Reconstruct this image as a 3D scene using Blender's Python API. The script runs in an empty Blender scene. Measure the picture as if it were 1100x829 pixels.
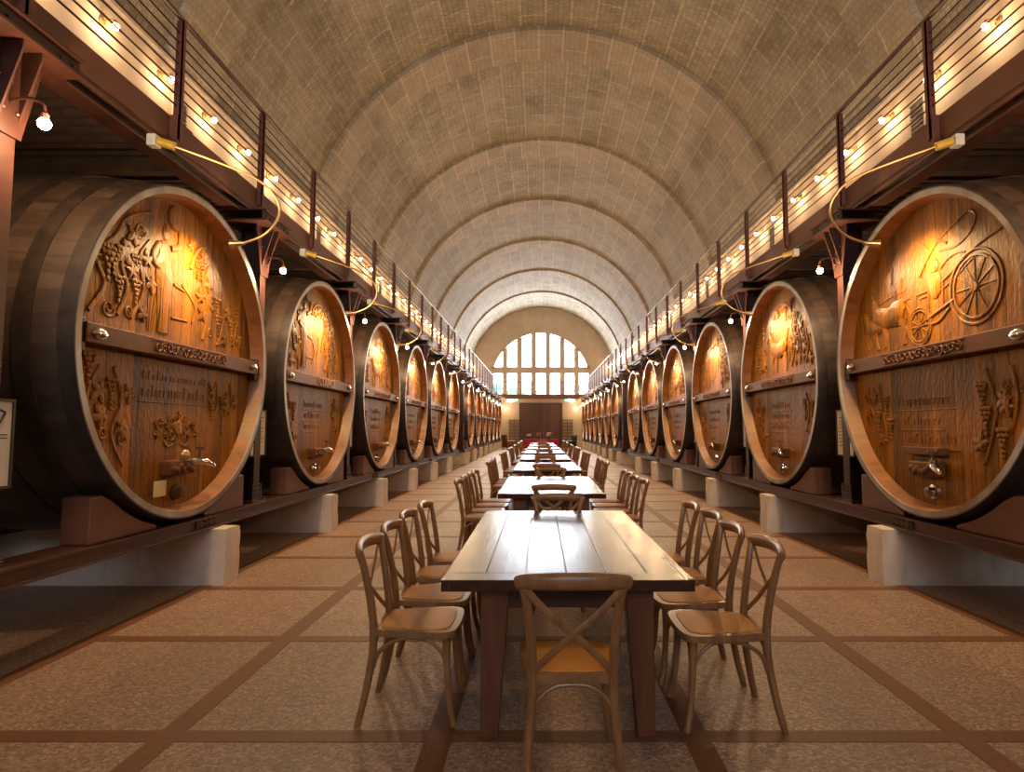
import bpy, bmesh, math, random
from mathutils import Vector, Matrix
random.seed(7)
PI = math.pi
C = bpy.context.scene.collection
SC = bpy.context.scene

# ------------------------------------------------------------------ helpers
class MB:
    """collects shapes into one mesh"""
    def __init__(s): s.v = []; s.f = []; s.uv = {}
    def add(s, vs, fs):
        o = len(s.v); s.v += [tuple(p) for p in vs]; s.f += [tuple(i + o for i in f) for f in fs]
    def box(s, x0, x1, y0, y1, z0, z1):
        s.add([(x0,y0,z0),(x1,y0,z0),(x1,y1,z0),(x0,y1,z0),(x0,y0,z1),(x1,y0,z1),(x1,y1,z1),(x0,y1,z1)],
              [(0,3,2,1),(4,5,6,7),(0,1,5,4),(1,2,6,5),(2,3,7,6),(3,0,4,7)])
    def frustum(s, b, t):
        """b, t: four corners (ccw from above) of the bottom and the top"""
        s.add(list(b) + list(t), [(3,2,1,0),(4,5,6,7),(0,1,5,4),(1,2,6,5),(2,3,7,6),(3,0,4,7)])
    def prism(s, pts, ax, a0, a1):
        """polygon pts (2-D) extruded along axis ax from a0 to a1"""
        def P(p, a):
            return {'x': (a, p[0], p[1]), 'y': (p[0], a, p[1]), 'z': (p[0], p[1], a)}[ax]
        n = len(pts)
        s.add([P(p, a0) for p in pts] + [P(p, a1) for p in pts],
              [tuple(range(n))[::-1], tuple(range(n, 2*n))] + [(i, (i+1) % n, n + (i+1) % n, n + i) for i in range(n)])
    def sweep(s, pts, r, seg=8, flat=None, ref=None, closed=False, caps=True):
        """tube along pts; r number or list; flat=(a,b) scales the section along ref-normal / binormal"""
        pts = [Vector(p) for p in pts]; n = len(pts)
        if not isinstance(r, (list, tuple)): r = [r] * n
        o = len(s.v); nrm = Vector(ref) if ref else None
        for i in range(n):
            if closed: t = pts[(i+1) % n] - pts[i-1]
            else: t = pts[min(i+1, n-1)] - pts[max(i-1, 0)]
            if t.length < 1e-9: t = Vector((0,0,1))
            t.normalize()
            if ref is None and nrm is None:
                nrm = t.orthogonal()
            a = (Vector(ref) if ref else nrm)
            a = a - t * a.dot(t)
            if a.length < 1e-6: a = t.orthogonal()
            a.normalize(); nrm = a
            b = t.cross(a)
            fa, fb = flat if flat else (1, 1)
            for k in range(seg):
                th = 2*PI*k/seg + (PI/seg if seg == 4 else 0)
                s.v.append(tuple(pts[i] + a*(math.cos(th)*r[i]*fa) + b*(math.sin(th)*r[i]*fb)))
        m = n if closed else n-1
        for i in range(m):
            for k in range(seg):
                j = (i+1) % n; k2 = (k+1) % seg
                s.f.append((o+i*seg+k, o+i*seg+k2, o+j*seg+k2, o+j*seg+k))
        if not closed and caps:
            s.f.append(tuple(o+k for k in range(seg))[::-1]); s.f.append(tuple(o+(n-1)*seg+k for k in range(seg)))
    def lathe(s, prof, seg=32, ax='z', org=(0,0,0), close=False, cap1=True):
        """prof: list of (radius, along)"""
        o = len(s.v); n = len(prof); ox, oy, oz = org
        for (r, a) in prof:
            for k in range(seg):
                th = 2*PI*k/seg; c, d = r*math.cos(th), r*math.sin(th)
                s.v.append({'z': (ox+c, oy+d, oz+a), 'x': (ox+a, oy+c, oz+d), 'y': (ox+c, oy+a, oz-d)}[ax])
        for i in range(n if close else n-1):
            for k in range(seg):
                j = (i+1) % n; k2 = (k+1) % seg
                s.f.append((o+i*seg+k, o+i*seg+k2, o+j*seg+k2, o+j*seg+k))
        if not close:
            if prof[0][0] > 1e-5: s.f.append(tuple(o+k for k in range(seg))[::-1])
            if cap1 and prof[-1][0] > 1e-5: s.f.append(tuple(o+(n-1)*seg+k for k in range(seg)))
    def ball(s, c, r, seg=10, rings=6, sc=(1,1,1)):
        o = len(s.v)
        s.v.append((c[0], c[1], c[2]-r*sc[2]))
        for i in range(1, rings):
            ph = -PI/2 + PI*i/rings
            for k in range(seg):
                th = 2*PI*k/seg
                s.v.append((c[0]+r*sc[0]*math.cos(ph)*math.cos(th), c[1]+r*sc[1]*math.cos(ph)*math.sin(th), c[2]+r*sc[2]*math.sin(ph)))
        s.v.append((c[0], c[1], c[2]+r*sc[2])); e = len(s.v)-1
        for k in range(seg): s.f.append((o, o+1+(k+1) % seg, o+1+k))
        for i in range(rings-2):
            for k in range(seg):
                a = o+1+i*seg; k2 = (k+1) % seg
                s.f.append((a+k, a+k2, a+seg+k2, a+seg+k))
        for k in range(seg): s.f.append((e, o+1+(rings-2)*seg+k, o+1+(rings-2)*seg+(k+1) % seg))
    def squash(s, x0, k):
        s.v = [(x0+(p[0]-x0)*k, p[1], p[2]) for p in s.v]; return s
    def build(s, name, mat, parent=None, smooth=35, bevel=0, loc=None, fix=False):
        me = bpy.data.meshes.new(name); me.from_pydata(s.v, [], s.f); me.update()
        if fix:
            bm = bmesh.new(); bm.from_mesh(me); bmesh.ops.recalc_face_normals(bm, faces=bm.faces); bm.to_mesh(me); bm.free()
        if smooth:
            me.polygons.foreach_set('use_smooth', [True]*len(me.polygons))
            me.set_sharp_from_angle(angle=math.radians(smooth))
        me.materials.append(mat)
        o = bpy.data.objects.new(name, me); C.objects.link(o)
        if parent: o.parent = parent
        if loc: o.location = loc
        if bevel:
            b = o.modifiers.new('bevel', 'BEVEL'); b.width = bevel; b.segments = 2; b.limit_method = 'ANGLE'
            b.angle_limit = math.radians(40)
        return o

def catmull(P, n=6, closed=False):
    P = [Vector(p) for p in P]; N = len(P); out = []
    R = range(N) if closed else range(N-1)
    for i in R:
        if closed: a, b, c, d = P[i-1], P[i], P[(i+1) % N], P[(i+2) % N]
        else: a, b, c, d = P[max(i-1,0)], P[i], P[i+1], P[min(i+2,N-1)]
        for k in range(n):
            t = k/n
            out.append(0.5*((2*b) + (c-a)*t + (2*a-5*b+4*c-d)*t*t + (3*b-a-3*c+d)*t**3))
    if not closed: out.append(P[-1])
    return out

def tag(o, label, cat, group=None, kind=None):
    o['label'] = label; o['category'] = cat
    if group: o['group'] = group
    if kind: o['kind'] = kind
    return o
def thing(name, label, cat, loc=(0,0,0), rz=0, group=None):
    o = bpy.data.objects.new(name, None); C.objects.link(o); o.empty_display_size = .1
    o.location = loc; o.rotation_euler = (0,0,rz)
    return tag(o, label, cat, group)
def struct(o): o['kind'] = 'structure'; return o
KIDS = {}
def kids(o):
    return [c for c in C.objects if c.parent == o]
def dup(o, loc, rz, label, tree=None):
    r = o.copy(); C.objects.link(r); r.location = loc; r.rotation_euler = (0,0,rz); r['label'] = label
    for ch, gs in (tree or snapshot(o)):
        c = ch.copy(); C.objects.link(c); c.parent = r
        for g in gs:
            d = g.copy(); C.objects.link(d); d.parent = c
    return r
def snapshot(o): return [(c, kids(c)) for c in kids(o)]
ORD = ['', 'first', 'second', 'third', 'fourth', 'fifth', 'sixth', 'seventh', 'eighth', 'ninth', 'tenth', 'eleventh', 'twelfth',
       'thirteenth', 'fourteenth', 'fifteenth', 'sixteenth', 'seventeenth', 'eighteenth', 'nineteenth', 'twentieth']

# ------------------------------------------------------------------ materials
class NT:
    def __init__(s, name, rough=.5, metal=0, coat=0, spec=.5):
        s.m = bpy.data.materials.new(name); s.m.use_nodes = True; s.t = s.m.node_tree; s.n = s.t.nodes
        s.b = s.n['Principled BSDF']; s.b.inputs['Roughness'].default_value = rough
        s.b.inputs['Metallic'].default_value = metal; s.b.inputs['Coat Weight'].default_value = coat
        s.b.inputs['Coat Roughness'].default_value = .12
        s.b.inputs['Specular IOR Level'].default_value = spec
        s.co = s.n.new('ShaderNodeTexCoord'); s.obj = s.co.outputs['Object']; s.uv = s.co.outputs['UV']
    def L(s, a, b): s.t.links.new(a, b)
    def put(s, inp, v):
        if hasattr(v, 'links'): s.L(v, inp)
        else: inp.default_value = v
    def math(s, op, a, b=0, c=None):
        n = s.n.new('ShaderNodeMath'); n.operation = op; s.put(n.inputs[0], a); s.put(n.inputs[1], b)
        if c is not None: s.put(n.inputs[2], c)
        return n.outputs[0]
    def map(s, scale, src=None, loc=(0,0,0)):
        n = s.n.new('ShaderNodeMapping'); n.inputs['Scale'].default_value = scale; n.inputs['Location'].default_value = loc
        s.L(src or s.obj, n.inputs['Vector']); return n.outputs[0]
    def noise(s, scale, detail=4, vec=None, rough=.55, dist=0):
        n = s.n.new('ShaderNodeTexNoise'); n.inputs['Scale'].default_value = scale; n.inputs['Detail'].default_value = detail
        n.inputs['Roughness'].default_value = rough; n.inputs['Distortion'].default_value = dist
        s.L(vec or s.obj, n.inputs['Vector']); return n.outputs[0]
    def white(s, v):
        n = s.n.new('ShaderNodeTexWhiteNoise'); n.noise_dimensions = '1D'; s.put(n.inputs['W'], v); return n.outputs['Value']
    def voronoi(s, scale, vec=None, out='Color'):
        n = s.n.new('ShaderNodeTexVoronoi'); n.inputs['Scale'].default_value = scale; s.L(vec or s.obj, n.inputs['Vector']); return n.outputs[out]
    def sep(s, src=None):
        n = s.n.new('ShaderNodeSeparateXYZ'); s.L(src or s.obj, n.inputs[0]); return n.outputs
    def ramp(s, fac, stops):
        n = s.n.new('ShaderNodeValToRGB'); e = n.color_ramp.elements
        while len(e) < len(stops): e.new(.5)
        for i, (p, c) in enumerate(stops):
            e[i].position = p; e[i].color = (*c, 1) if len(c) == 3 else c
        s.L(fac, n.inputs[0]); return n.outputs[0]
    def mix(s, fac, a, b, mode='MIX'):
        n = s.n.new('ShaderNodeMix'); n.data_type = 'RGBA'; n.blend_type = mode
        s.put(n.inputs[0], fac)
        for i, v in ((6, a), (7, b)):
            if hasattr(v, 'links'): s.L(v, n.inputs[i])
            else: n.inputs[i].default_value = (*v, 1)
        return n.outputs[2]
    def bump(s, h, strength=.3, dist=.01, prev=None):
        n = s.n.new('ShaderNodeBump'); n.inputs['Strength'].default_value = strength; n.inputs['Distance'].default_value = dist
        s.L(h, n.inputs['Height'])
        if prev: s.L(prev, n.inputs['Normal'])
        return n.outputs[0]
    def color(s, c): s.put(s.b.inputs['Base Color'], c if hasattr(c, 'links') else (*c, 1))
    def normal(s, n): s.L(n, s.b.inputs['Normal'])
    def rough(s, r): s.put(s.b.inputs['Roughness'], r)
    def emit(s, c, k):
        s.put(s.b.inputs['Emission Color'], c if hasattr(c, 'links') else (*c, 1)); s.b.inputs['Emission Strength'].default_value = k

def plain(name, col, rough=.5, metal=0, var=.25, scale=6, bump=0, coat=0):
    t = NT(name, rough, metal, coat)
    f = t.noise(scale, 5)
    d = tuple(c*(1-var) for c in col); h = tuple(min(1, c*(1+var)) for c in col)
    t.color(t.ramp(f, [(.3, d), (.7, h)]))
    if bump: t.normal(t.bump(f, bump))
    return t.m
def wood(name, dark, light, stretch, rough=.4, coat=0, plank=None, bump=.15, scale=3, gap=.03, rv=.25, spec=.5):
    """stretch: mapping scale (small along the grain); plank=(axis index, width)"""
    t = NT(name, rough, 0, coat, spec)
    f = t.noise(scale, 7, t.map(stretch), .6, .4); g = t.noise(scale*6, 3, t.map(stretch), .6)
    c = t.ramp(f, [(.25, dark), (.75, light)])
    c = t.mix(t.math('MULTIPLY', g, .35), c, tuple(x*.55 for x in dark))
    h = t.math('MULTIPLY', g, .3)
    if plank:
        q = t.math('DIVIDE', t.sep()[plank[0]], plank[1])
        r = t.white(t.math('FLOOR', q))
        k = t.n.new('ShaderNodeHueSaturation'); t.L(t.math('MULTIPLY_ADD', r, .55, .68), k.inputs['Value']); t.L(c, k.inputs['Color']); c = k.outputs[0]
        e = t.math('ABSOLUTE', t.math('SUBTRACT', t.math('FRACT', q), .5))
        e = t.math('GREATER_THAN', e, .5-gap)
        c = t.mix(t.math('MULTIPLY', e, .75), c, tuple(x*.2 for x in dark))
        h = t.math('SUBTRACT', h, e)
    t.color(c)
    t.normal(t.bump(h, bump, .006))
    t.rough(t.math('MULTIPLY_ADD', f, rv, rough-rv/2))
    return t.m

M = {}
M['steel'] = plain('maroon_painted_steel', (.042, .0125, .008), .42, 0, .3, 9, .05)
M['steel_beam'] = plain('brown_painted_steel', (.075, .027, .017), .38, 0, .35, 5, .06)
M['post'] = plain('maroon_post_lit_tone', (.17, .052, .04), .4, 0, .25, 8)  # maroon steel lightened: light on the posts is put into the colour
M['fascia'] = plain('brown_fascia_paint', (.13, .048, .03), .5, 0, .15, 3)
M['dark'] = plain('dark_deck_metal', (.06, .035, .025), .6, 0, .4, 6)
M['rail'] = plain('dark_rail_steel', (.07, .026, .022), .35, .2, .2, 8)
M['hoop'] = plain('iron_hoop', (.04, .025, .019), .45, .25, .4, 8, .1)
M['hoop_rim'] = plain('pale_worn_iron', (.55, .5, .45), .3, .75, .3, 10, .1)
M['brass'] = plain('brass', (.55, .36, .16), .3, .8, .1, 10)
M['white_plastic'] = plain('white_plastic', (.7, .66, .6), .5)
M['yellow'] = plain('yellow_sleeve', (.65, .38, .04), .45)
M['chrome'] = plain('chrome', (.6, .58, .55), .18, 1, .1)
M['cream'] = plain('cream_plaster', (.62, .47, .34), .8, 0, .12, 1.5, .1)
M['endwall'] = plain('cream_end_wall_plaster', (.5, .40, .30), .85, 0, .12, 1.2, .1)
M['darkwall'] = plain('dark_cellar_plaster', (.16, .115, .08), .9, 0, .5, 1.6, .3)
M['cornice'] = plain('cornice_stone', (.55, .45, .36), .7, 0, .15, 5)
M['paper'] = plain('white_card', (.62, .55, .48), .7, 0, .05)
M['card'] = plain('buff_card', (.6, .42, .22), .7, 0, .05)
M['ink'] = plain('black_ink', (.02, .02, .02), .7)
M['frame_dark'] = plain('dark_frame', (.035, .02, .014), .4)
M['redcloth'] = plain('crimson_cloth', (.32, .015, .03), .8, 0, .15, 20)
M['leather_brown'] = plain('brown_leather', (.13, .05, .018), .42, 0, .25, 8)
M['leather_black'] = plain('black_leather', (.012, .016, .012), .4, 0, .3, 8)
M['green_leaf'] = plain('green_leaves', (.06, .1, .03), .6)
M['petal'] = plain('cream_petals', (.6, .45, .33), .7, 0, .3, 20)
M['petal_red'] = plain('rust_petals', (.4, .14, .07), .7, 0, .3, 20)
M['glass_vase'] = plain('dark_vase', (.05, .05, .05), .15)
M['chock'] = wood('red_brown_chock_wood', (.09, .028, .016), (.2, .07, .035), (2, 1, 2), .55)
M['door'] = wood('dark_red_door_wood', (.075, .024, .014), (.13, .045, .024), (4, 4, .5), .5, plank=(0, .36))
M['rackwood'] = wood('rack_wood', (.16, .08, .035), (.28, .15, .07), (4, 4, 4), .5)
M['strip'] = wood('floor_strip_wood', (.095, .03, .009), (.25, .085, .026), (6, 6, 6), .55, scale=6)
M['table_top'] = wood('dark_table_top_wood', (.035, .011, .006), (.09, .032, .017), (7, .35, 7), .25, 0, bump=.05, rv=.14, spec=.26)
M['table_leg'] = wood('red_table_leg_wood', (.09, .025, .008), (.2, .06, .018), (5, 5, .5), .4)
M['table_edge'] = wood('table_apron_wood', (.04, .014, .008), (.09, .03, .016), (1, 1, 4), .4)
M['chair'] = wood('weathered_oak', (.19, .08, .03), (.41, .195, .074), (4, 4, 1.2), .34, bump=.1, scale=5)
M['stave'] = None

def mk_stave():
    t = NT('dark_stave_wood', .5)
    x, y, z = t.sep()
    ang = t.math('ARCTAN2', z, y)
    q = t.math('MULTIPLY', ang, 70/(2*PI))
    r = t.white(t.math('FLOOR', q))
    f = t.noise(3, 7, t.map((.35, 2.2, 2.2)), .65, .5)
    c = t.ramp(f, [(.25, (.022, .0125, .009)), (.55, (.066, .037, .024)), (.8, (.125, .072, .046))])
    k = t.n.new('ShaderNodeHueSaturation'); t.L(t.math('MULTIPLY_ADD', r, .3, .75), k.inputs['Value']); t.L(c, k.inputs['Color'])
    e = t.math('GREATER_THAN', t.math('ABSOLUTE', t.math('SUBTRACT', t.math('FRACT', q), .5)), .48)
    t.color(t.mix(t.math('MULTIPLY', e, .5), k.outputs[0], (.008, .005, .004)))
    t.normal(t.bump(t.math('SUBTRACT', t.math('MULTIPLY', f, .5), e), .25, .01))
    return t.m
M['stave'] = mk_stave()

def mk_head(name, dark, light, stain):
    t = NT(name, .45, 0, .0, .18)
    x, y, z = t.sep()
    q = t.math('DIVIDE', y, .155); r = t.white(t.math('FLOOR', q)); r2 = t.white(t.math('ADD', t.math('FLOOR', q), 40.3))
    f = t.noise(2.4, 7, t.map((1, 4.5, .55)), .62, .6); g = t.noise(18, 3, t.map((1, 4, .35)), .6)
    c = t.ramp(f, [(.22, dark), (.5, tuple((a+b)/2 for a, b in zip(dark, light))), (.78, light)])
    k = t.n.new('ShaderNodeHueSaturation'); t.L(t.math('MULTIPLY_ADD', r, .5, .72), k.inputs['Value']); t.L(c, k.inputs['Color']); c = k.outputs[0]
    # dark weathering streaks that belong to single boards
    st = t.math('MULTIPLY', t.math('GREATER_THAN', r2, .72), t.ramp(t.noise(1.6, 5, t.map((1, 6, .5))), [(.4, (0,0,0)), (.62, (1,1,1))]))
    c = t.mix(t.math('MULTIPLY', st, .7), c, stain)
    c = t.mix(t.math('MULTIPLY', g, .3), c, tuple(v*.5 for v in dark))
    e = t.math('GREATER_THAN', t.math('ABSOLUTE', t.math('SUBTRACT', t.math('FRACT', q), .5)), .475)
    t.color(t.mix(t.math('MULTIPLY', e, .75), c, tuple(v*.15 for v in dark)))
    # shallow tooling marks all over the carved ground
    v = t.n.new('ShaderNodeTexVoronoi'); v.inputs['Scale'].default_value = 26; t.L(t.map((1, 1, .6)), v.inputs['Vector'])
    v2 = t.noise(7, 3, None, .5, 1.5)
    h = t.math('ADD', t.math('MULTIPLY', g, .35), t.math('MULTIPLY', v.outputs['Distance'], .3))
    h = t.math('ADD', h, t.math('MULTIPLY', t.math('GREATER_THAN', v2, .56), .35))
    t.normal(t.bump(t.math('SUBTRACT', h, e), .6, .018))
    t.rough(t.math('MULTIPLY_ADD', f, .25, .32))
    return t.m
M['head'] = mk_head('honey_varnished_oak_boards', (.095, .028, .003), (.45, .17, .011), (.035, .018, .010))
M['relief'] = wood('carved_honey_oak', (.12, .045, .012), (.34, .14, .035), (2, 2, .6), .45, 0, bump=.1)
M['chime'] = wood('orange_chime_wood', (.15, .045, .008), (.37, .13, .021), (.6, 3, 3), .42, 0)
M['crossbar'] = wood('crossbar_oak', (.075, .026, .01), (.18, .066, .024), (2, .6, 3), .5, spec=.2)
def mk_rim():
    t = NT('pale_weathered_stave_ends', .4)
    f = t.noise(4, 6); g = t.noise(1.2, 3)
    c = t.mix(t.ramp(g, [(.4, (0,0,0)), (.66, (1,1,1))]), t.ramp(f, [(.3, (.28, .24, .21)), (.7, (.5, .46, .42))]), (.2, .1, .05))
    t.color(c); t.normal(t.bump(f, .1)); return t.m
M['rim'] = mk_rim()

def mk_vault(name, a, b, mortar):
    t = NT(name, .75)
    br = t.n.new('ShaderNodeTexBrick'); br.inputs['Scale'].default_value = 1
    br.inputs['Brick Width'].default_value = .125; br.inputs['Row Height'].default_value = .125; br.inputs['Mortar Size'].default_value = .010
    br.offset = .5; br.inputs['Mortar Smooth'].default_value = .3
    br.inputs['Color1'].default_value = (*a, 1); br.inputs['Color2'].default_value = (*b, 1); br.inputs['Mortar'].default_value = (*mortar, 1)
    t.L(t.uv, br.inputs['Vector'])
    big = t.n.new('ShaderNodeTexBrick'); big.inputs['Brick Width'].default_value = 1.2; big.inputs['Row Height'].default_value = .62
    big.inputs['Mortar Size'].default_value = .035; big.inputs['Mortar Smooth'].default_value = .9; big.inputs['Scale'].default_value = 1
    big.inputs['Color1'].default_value = (.74, .73, .71, 1); big.inputs['Color2'].default_value = (1, 1, 1, 1); big.inputs['Mortar'].default_value = (1.42, 1.4, 1.34, 1)
    t.L(t.uv, big.inputs['Vector'])
    c = t.mix(1, br.outputs[0], big.outputs[0], 'MULTIPLY')
    n = t.noise(1.1, 6, t.map((1, 1, 1)), .65)
    c = t.mix(t.ramp(n, [(.35, (0,0,0)), (.75, (.5,.5,.5))]), c, (.62, .56, .46))
    n2 = t.noise(9, 4, t.map((1, 1, 1)), .7)
    c = t.mix(t.ramp(n2, [(.5, (0,0,0)), (.8, (.35,.35,.35))]), c, (.2, .16, .11))
    t.color(c)
    t.normal(t.bump(br.outputs['Fac'], .4, -.012))
    return t.m
M['vault'] = mk_vault('grey_tile_vault', (.33, .285, .20), (.46, .40, .295), (.23, .195, .135))
M['rib'] = mk_vault('plastered_tile_rib', (.42, .34, .24), (.50, .41, .30), (.33, .27, .19))

def mk_floor():
    t = NT('terrazzo_floor', .4, 0)
    x, y, z = t.sep()
    vc = t.voronoi(70); v2 = t.noise(160, 2); n = t.noise(.8, 5)
    sp = t.n.new('ShaderNodeSeparateColor'); t.L(vc, sp.inputs[0])
    c = t.ramp(sp.outputs[0], [(0, (.16, .088, .054)), (.45, (.29, .165, .105)), (.8, (.385, .228, .147)), (1, (.53, .34, .235))])
    c = t.mix(t.math('MULTIPLY', v2, .35), c, (.18, .102, .062))
    # each cast panel has its own tone
    ix = t.math('FLOOR', t.math('DIVIDE', x, 1.31)); iy = t.math('FLOOR', t.math('DIVIDE', t.math('SUBTRACT', y, .33), 1.385))
    r = t.white(t.math('MULTIPLY_ADD', ix, 17.3, t.math('MULTIPLY', iy, 3.7)))
    k = t.n.new('ShaderNodeHueSaturation'); t.L(t.math('MULTIPLY_ADD', r, .28, .86), k.inputs['Value']); t.L(c, k.inputs['Color'])
    c = t.mix(t.ramp(n, [(.42, (0,0,0)), (.72, (.4,.4,.4))]), k.outputs[0], (.21, .13, .088))
    t.color(c); t.rough(t.math('MULTIPLY_ADD', n, .25, .38))
    t.normal(t.bump(sp.outputs[0], .05, .003))
    return t.m
M['floor'] = mk_floor()
def mk_plaster_block():
    t = NT('whitewashed_concrete', .75)
    n = t.noise(3, 6, t.map((1, 1, 1))); g = t.noise(6, 5, t.map((2, 2, .35)), .6)
    c = t.ramp(n, [(.25, (.54, .42, .34)), (.6, (.68, .56, .47)), (.85, (.74, .64, .56))])
    c = t.mix(t.ramp(g, [(.55, (0,0,0)), (.75, (.55,.55,.55))]), c, (.42, .30, .22))
    t.color(c); t.normal(t.bump(n, .25, .01)); return t.m
M['block'] = mk_plaster_block()
def mk_cane():
    t = NT('woven_cane', .5, 0, 0, .2)
    w1 = t.n.new('ShaderNodeTexWave'); w1.inputs['Scale'].default_value = 42; w1.inputs['Distortion'].default_value = .4; t.L(t.obj, w1.inputs['Vector'])
    w2 = t.n.new('ShaderNodeTexWave'); w2.bands_direction = 'Y'; w2.inputs['Scale'].default_value = 42; w2.inputs['Distortion'].default_value = .4; t.L(t.obj, w2.inputs['Vector'])
    h = t.math('MULTIPLY', w1.outputs['Fac'], w2.outputs['Fac'])
    c = t.ramp(h, [(0, (.55, .2, .035)), (.6, (.86, .41, .1))])
    t.color(t.mix(t.math('MULTIPLY', t.noise(5, 4), .25), c, (.25, .1, .025)))
    t.normal(t.bump(h, .35, .004)); return t.m
M['cane'] = mk_cane()

def glow(name, col, k):
    t = NT(name, .4); t.color((.8, .7, .5)); t.emit(col, k); return t.m
M['bulb'] = glow('lit_bulb', (1, .68, .33), 60)
M['bulb_far'] = glow('lit_end_lamp', (1, .8, .5), 9)
PANE_K = 15.0
def mk_pane(k, name):
    t = NT(name, .15)
    x, y, z = t.sep()
    v = t.voronoi(3.2, t.map((1, 1, 1))); sp = t.n.new('ShaderNodeSeparateColor'); t.L(v, sp.inputs[0])
    # coloured glass pieces in the lower lights, most of them at the sides
    ax = t.math('ABSOLUTE', x)
    m = t.math('MULTIPLY_ADD', ax, .085, t.math('MULTIPLY_ADD', z, -.42, 2.2))
    m = t.math('ADD', m, t.math('MULTIPLY', t.noise(1.1, 2), .6))
    fac = t.math('MULTIPLY', t.math('GREATER_THAN', sp.outputs[0], .4), t.math('GREATER_THAN', m, .66))
    tint = t.ramp(sp.outputs[1], [(0, (.002, .045, .035)), (.5, (.004, .065, .055)), (.75, (.013, .065, .025)), (1, (.02, .04, .085))])
    lead = t.n.new('ShaderNodeTexVoronoi'); lead.feature = 'DISTANCE_TO_EDGE'; lead.inputs['Scale'].default_value = 3.2; t.L(t.obj, lead.inputs['Vector'])
    base = t.ramp(sp.outputs[2], [(0, (.74, .86, 1)), (1, (.95, .97, 1))])
    c = t.mix(fac, base, tint)
    t.color((.6, .62, .65)); t.emit(c, k); return t.m
M['pane'] = mk_pane(PANE_K, 'daylit_stained_glass'); M['pane_fill'] = mk_pane(5.2, 'added_fill_glass')  # second glass glows only for the added window behind the camera

# ------------------------------------------------------------------ constants of the place (metres, hall axis x=0, camera at y=0)
WX, SPRING, HC, RV, RR = 5.68, 7.0, 5.6, 5.93, 5.82
Y0, YE = -9.0, 50.6
RIBS = [-3.0, 2.9, 8.85, 14.8, 20.75, 26.3, 32.1, 38.3, 44.5]; RIBW = 1.3

# ---- room shell
m = MB(); m.box(-6, 6, Y0-.3, YE+.3, -.2, 0); struct(m.build('floor', M['floor'], smooth=0))
n = 0
def trim(mb, mat, **k):
    global n; n += 1
    return struct(mb.build('trim_%d' % n, mat, **k))
SX = [-3.28, -1.92, -.615, .615, 1.9, 3.28]
for sx in SX:
    m = MB(); m.box(sx-.062, sx+.062, Y0, YE, -.01, .003); trim(m, M['strip'], smooth=0)
cy = 3.08 - 1.385*7
while cy < YE:
    m = MB()
    for a, b in zip(SX[:-1], SX[1:]): m.box(a+.062, b-.062, cy-.055, cy+.055, -.01, .0025)
    trim(m, M['strip'], smooth=0); cy += 1.385
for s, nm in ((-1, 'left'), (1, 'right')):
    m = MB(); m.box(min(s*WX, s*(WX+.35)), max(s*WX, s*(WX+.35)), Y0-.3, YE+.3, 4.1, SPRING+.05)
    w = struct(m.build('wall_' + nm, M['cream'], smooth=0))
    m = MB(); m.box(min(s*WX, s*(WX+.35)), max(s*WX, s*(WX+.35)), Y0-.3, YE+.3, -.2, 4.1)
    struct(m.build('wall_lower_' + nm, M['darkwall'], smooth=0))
    m = MB(); m.box(min(s*(WX-.06), s*(WX+.1)), max(s*(WX-.06), s*(WX+.1)), Y0, YE, SPRING-.07, SPRING); trim(m, M['cornice'], smooth=0)
def vault_mesh(name, mat, R, ya, yb, thick, seg=96):
    a0 = math.asin((SPRING-.04-HC)/R)
    vs, fs, uv = [], [], []
    ny = max(1, int((yb-ya)/3))
    for rr in (R, R+thick):
        for j in range(ny+1):
            y = ya+(yb-ya)*j/ny
            for i in range(seg+1):
                a = a0+(PI-2*a0)*i/seg
                vs.append((rr*math.cos(a), y, HC+rr*math.sin(a))); uv.append((y, R*a))
    W = seg+1; O = (ny+1)*W
    for j in range(ny):
        for i in range(seg):
            k = j*W+i
            fs.append((k, k+1, k+W+1, k+W)); fs.append((O+k, O+k+W, O+k+W+1, O+k+1))
    for i in range(seg):
        fs.append((i, O+i, O+i+1, i+1)); k = ny*W+i; fs.append((k, k+1, O+k+1, O+k))
    me = bpy.data.meshes.new(name); me.from_pydata(vs, [], fs); me.update()
    ul = me.uv_layers.new(name='UVMap')
    for l in me.loops: ul.data[l.index].uv = uv[l.vertex_index]
    me.polygons.foreach_set('use_smooth', [True]*len(me.polygons)); me.set_sharp_from_angle(angle=math.radians(35))
    me.materials.append(mat)
    o = bpy.data.objects.new(name, me); C.objects.link(o); return struct(o)
vault_mesh('ceiling', M['vault'], RV, Y0-.3, YE+.3, .3)
for rb in RIBS:
    n += 1; vault_mesh('trim_%d' % n, M['rib'], RR, rb, rb+RIBW, .12)

def arch_wall(name, y0, y1, mat):
    a0 = math.asin((SPRING-HC)/(RV+.2)); m = MB()
    pts = [(-6, -.1), (6, -.1), (6, SPRING)] + [((RV+.2)*math.cos(a), HC+(RV+.2)*math.sin(a)) for a in [a0+(PI-2*a0)*i/48 for i in range(49)]] + [(-6, SPRING)]
    m.prism(pts, 'y', y0, y1); return struct(m.build(name, mat, smooth=0, fix=True))
arch_wall('wall_end', YE, YE+.4, M['endwall'])
arch_wall('wall_front', Y0-.4, Y0, M['endwall'])

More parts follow.
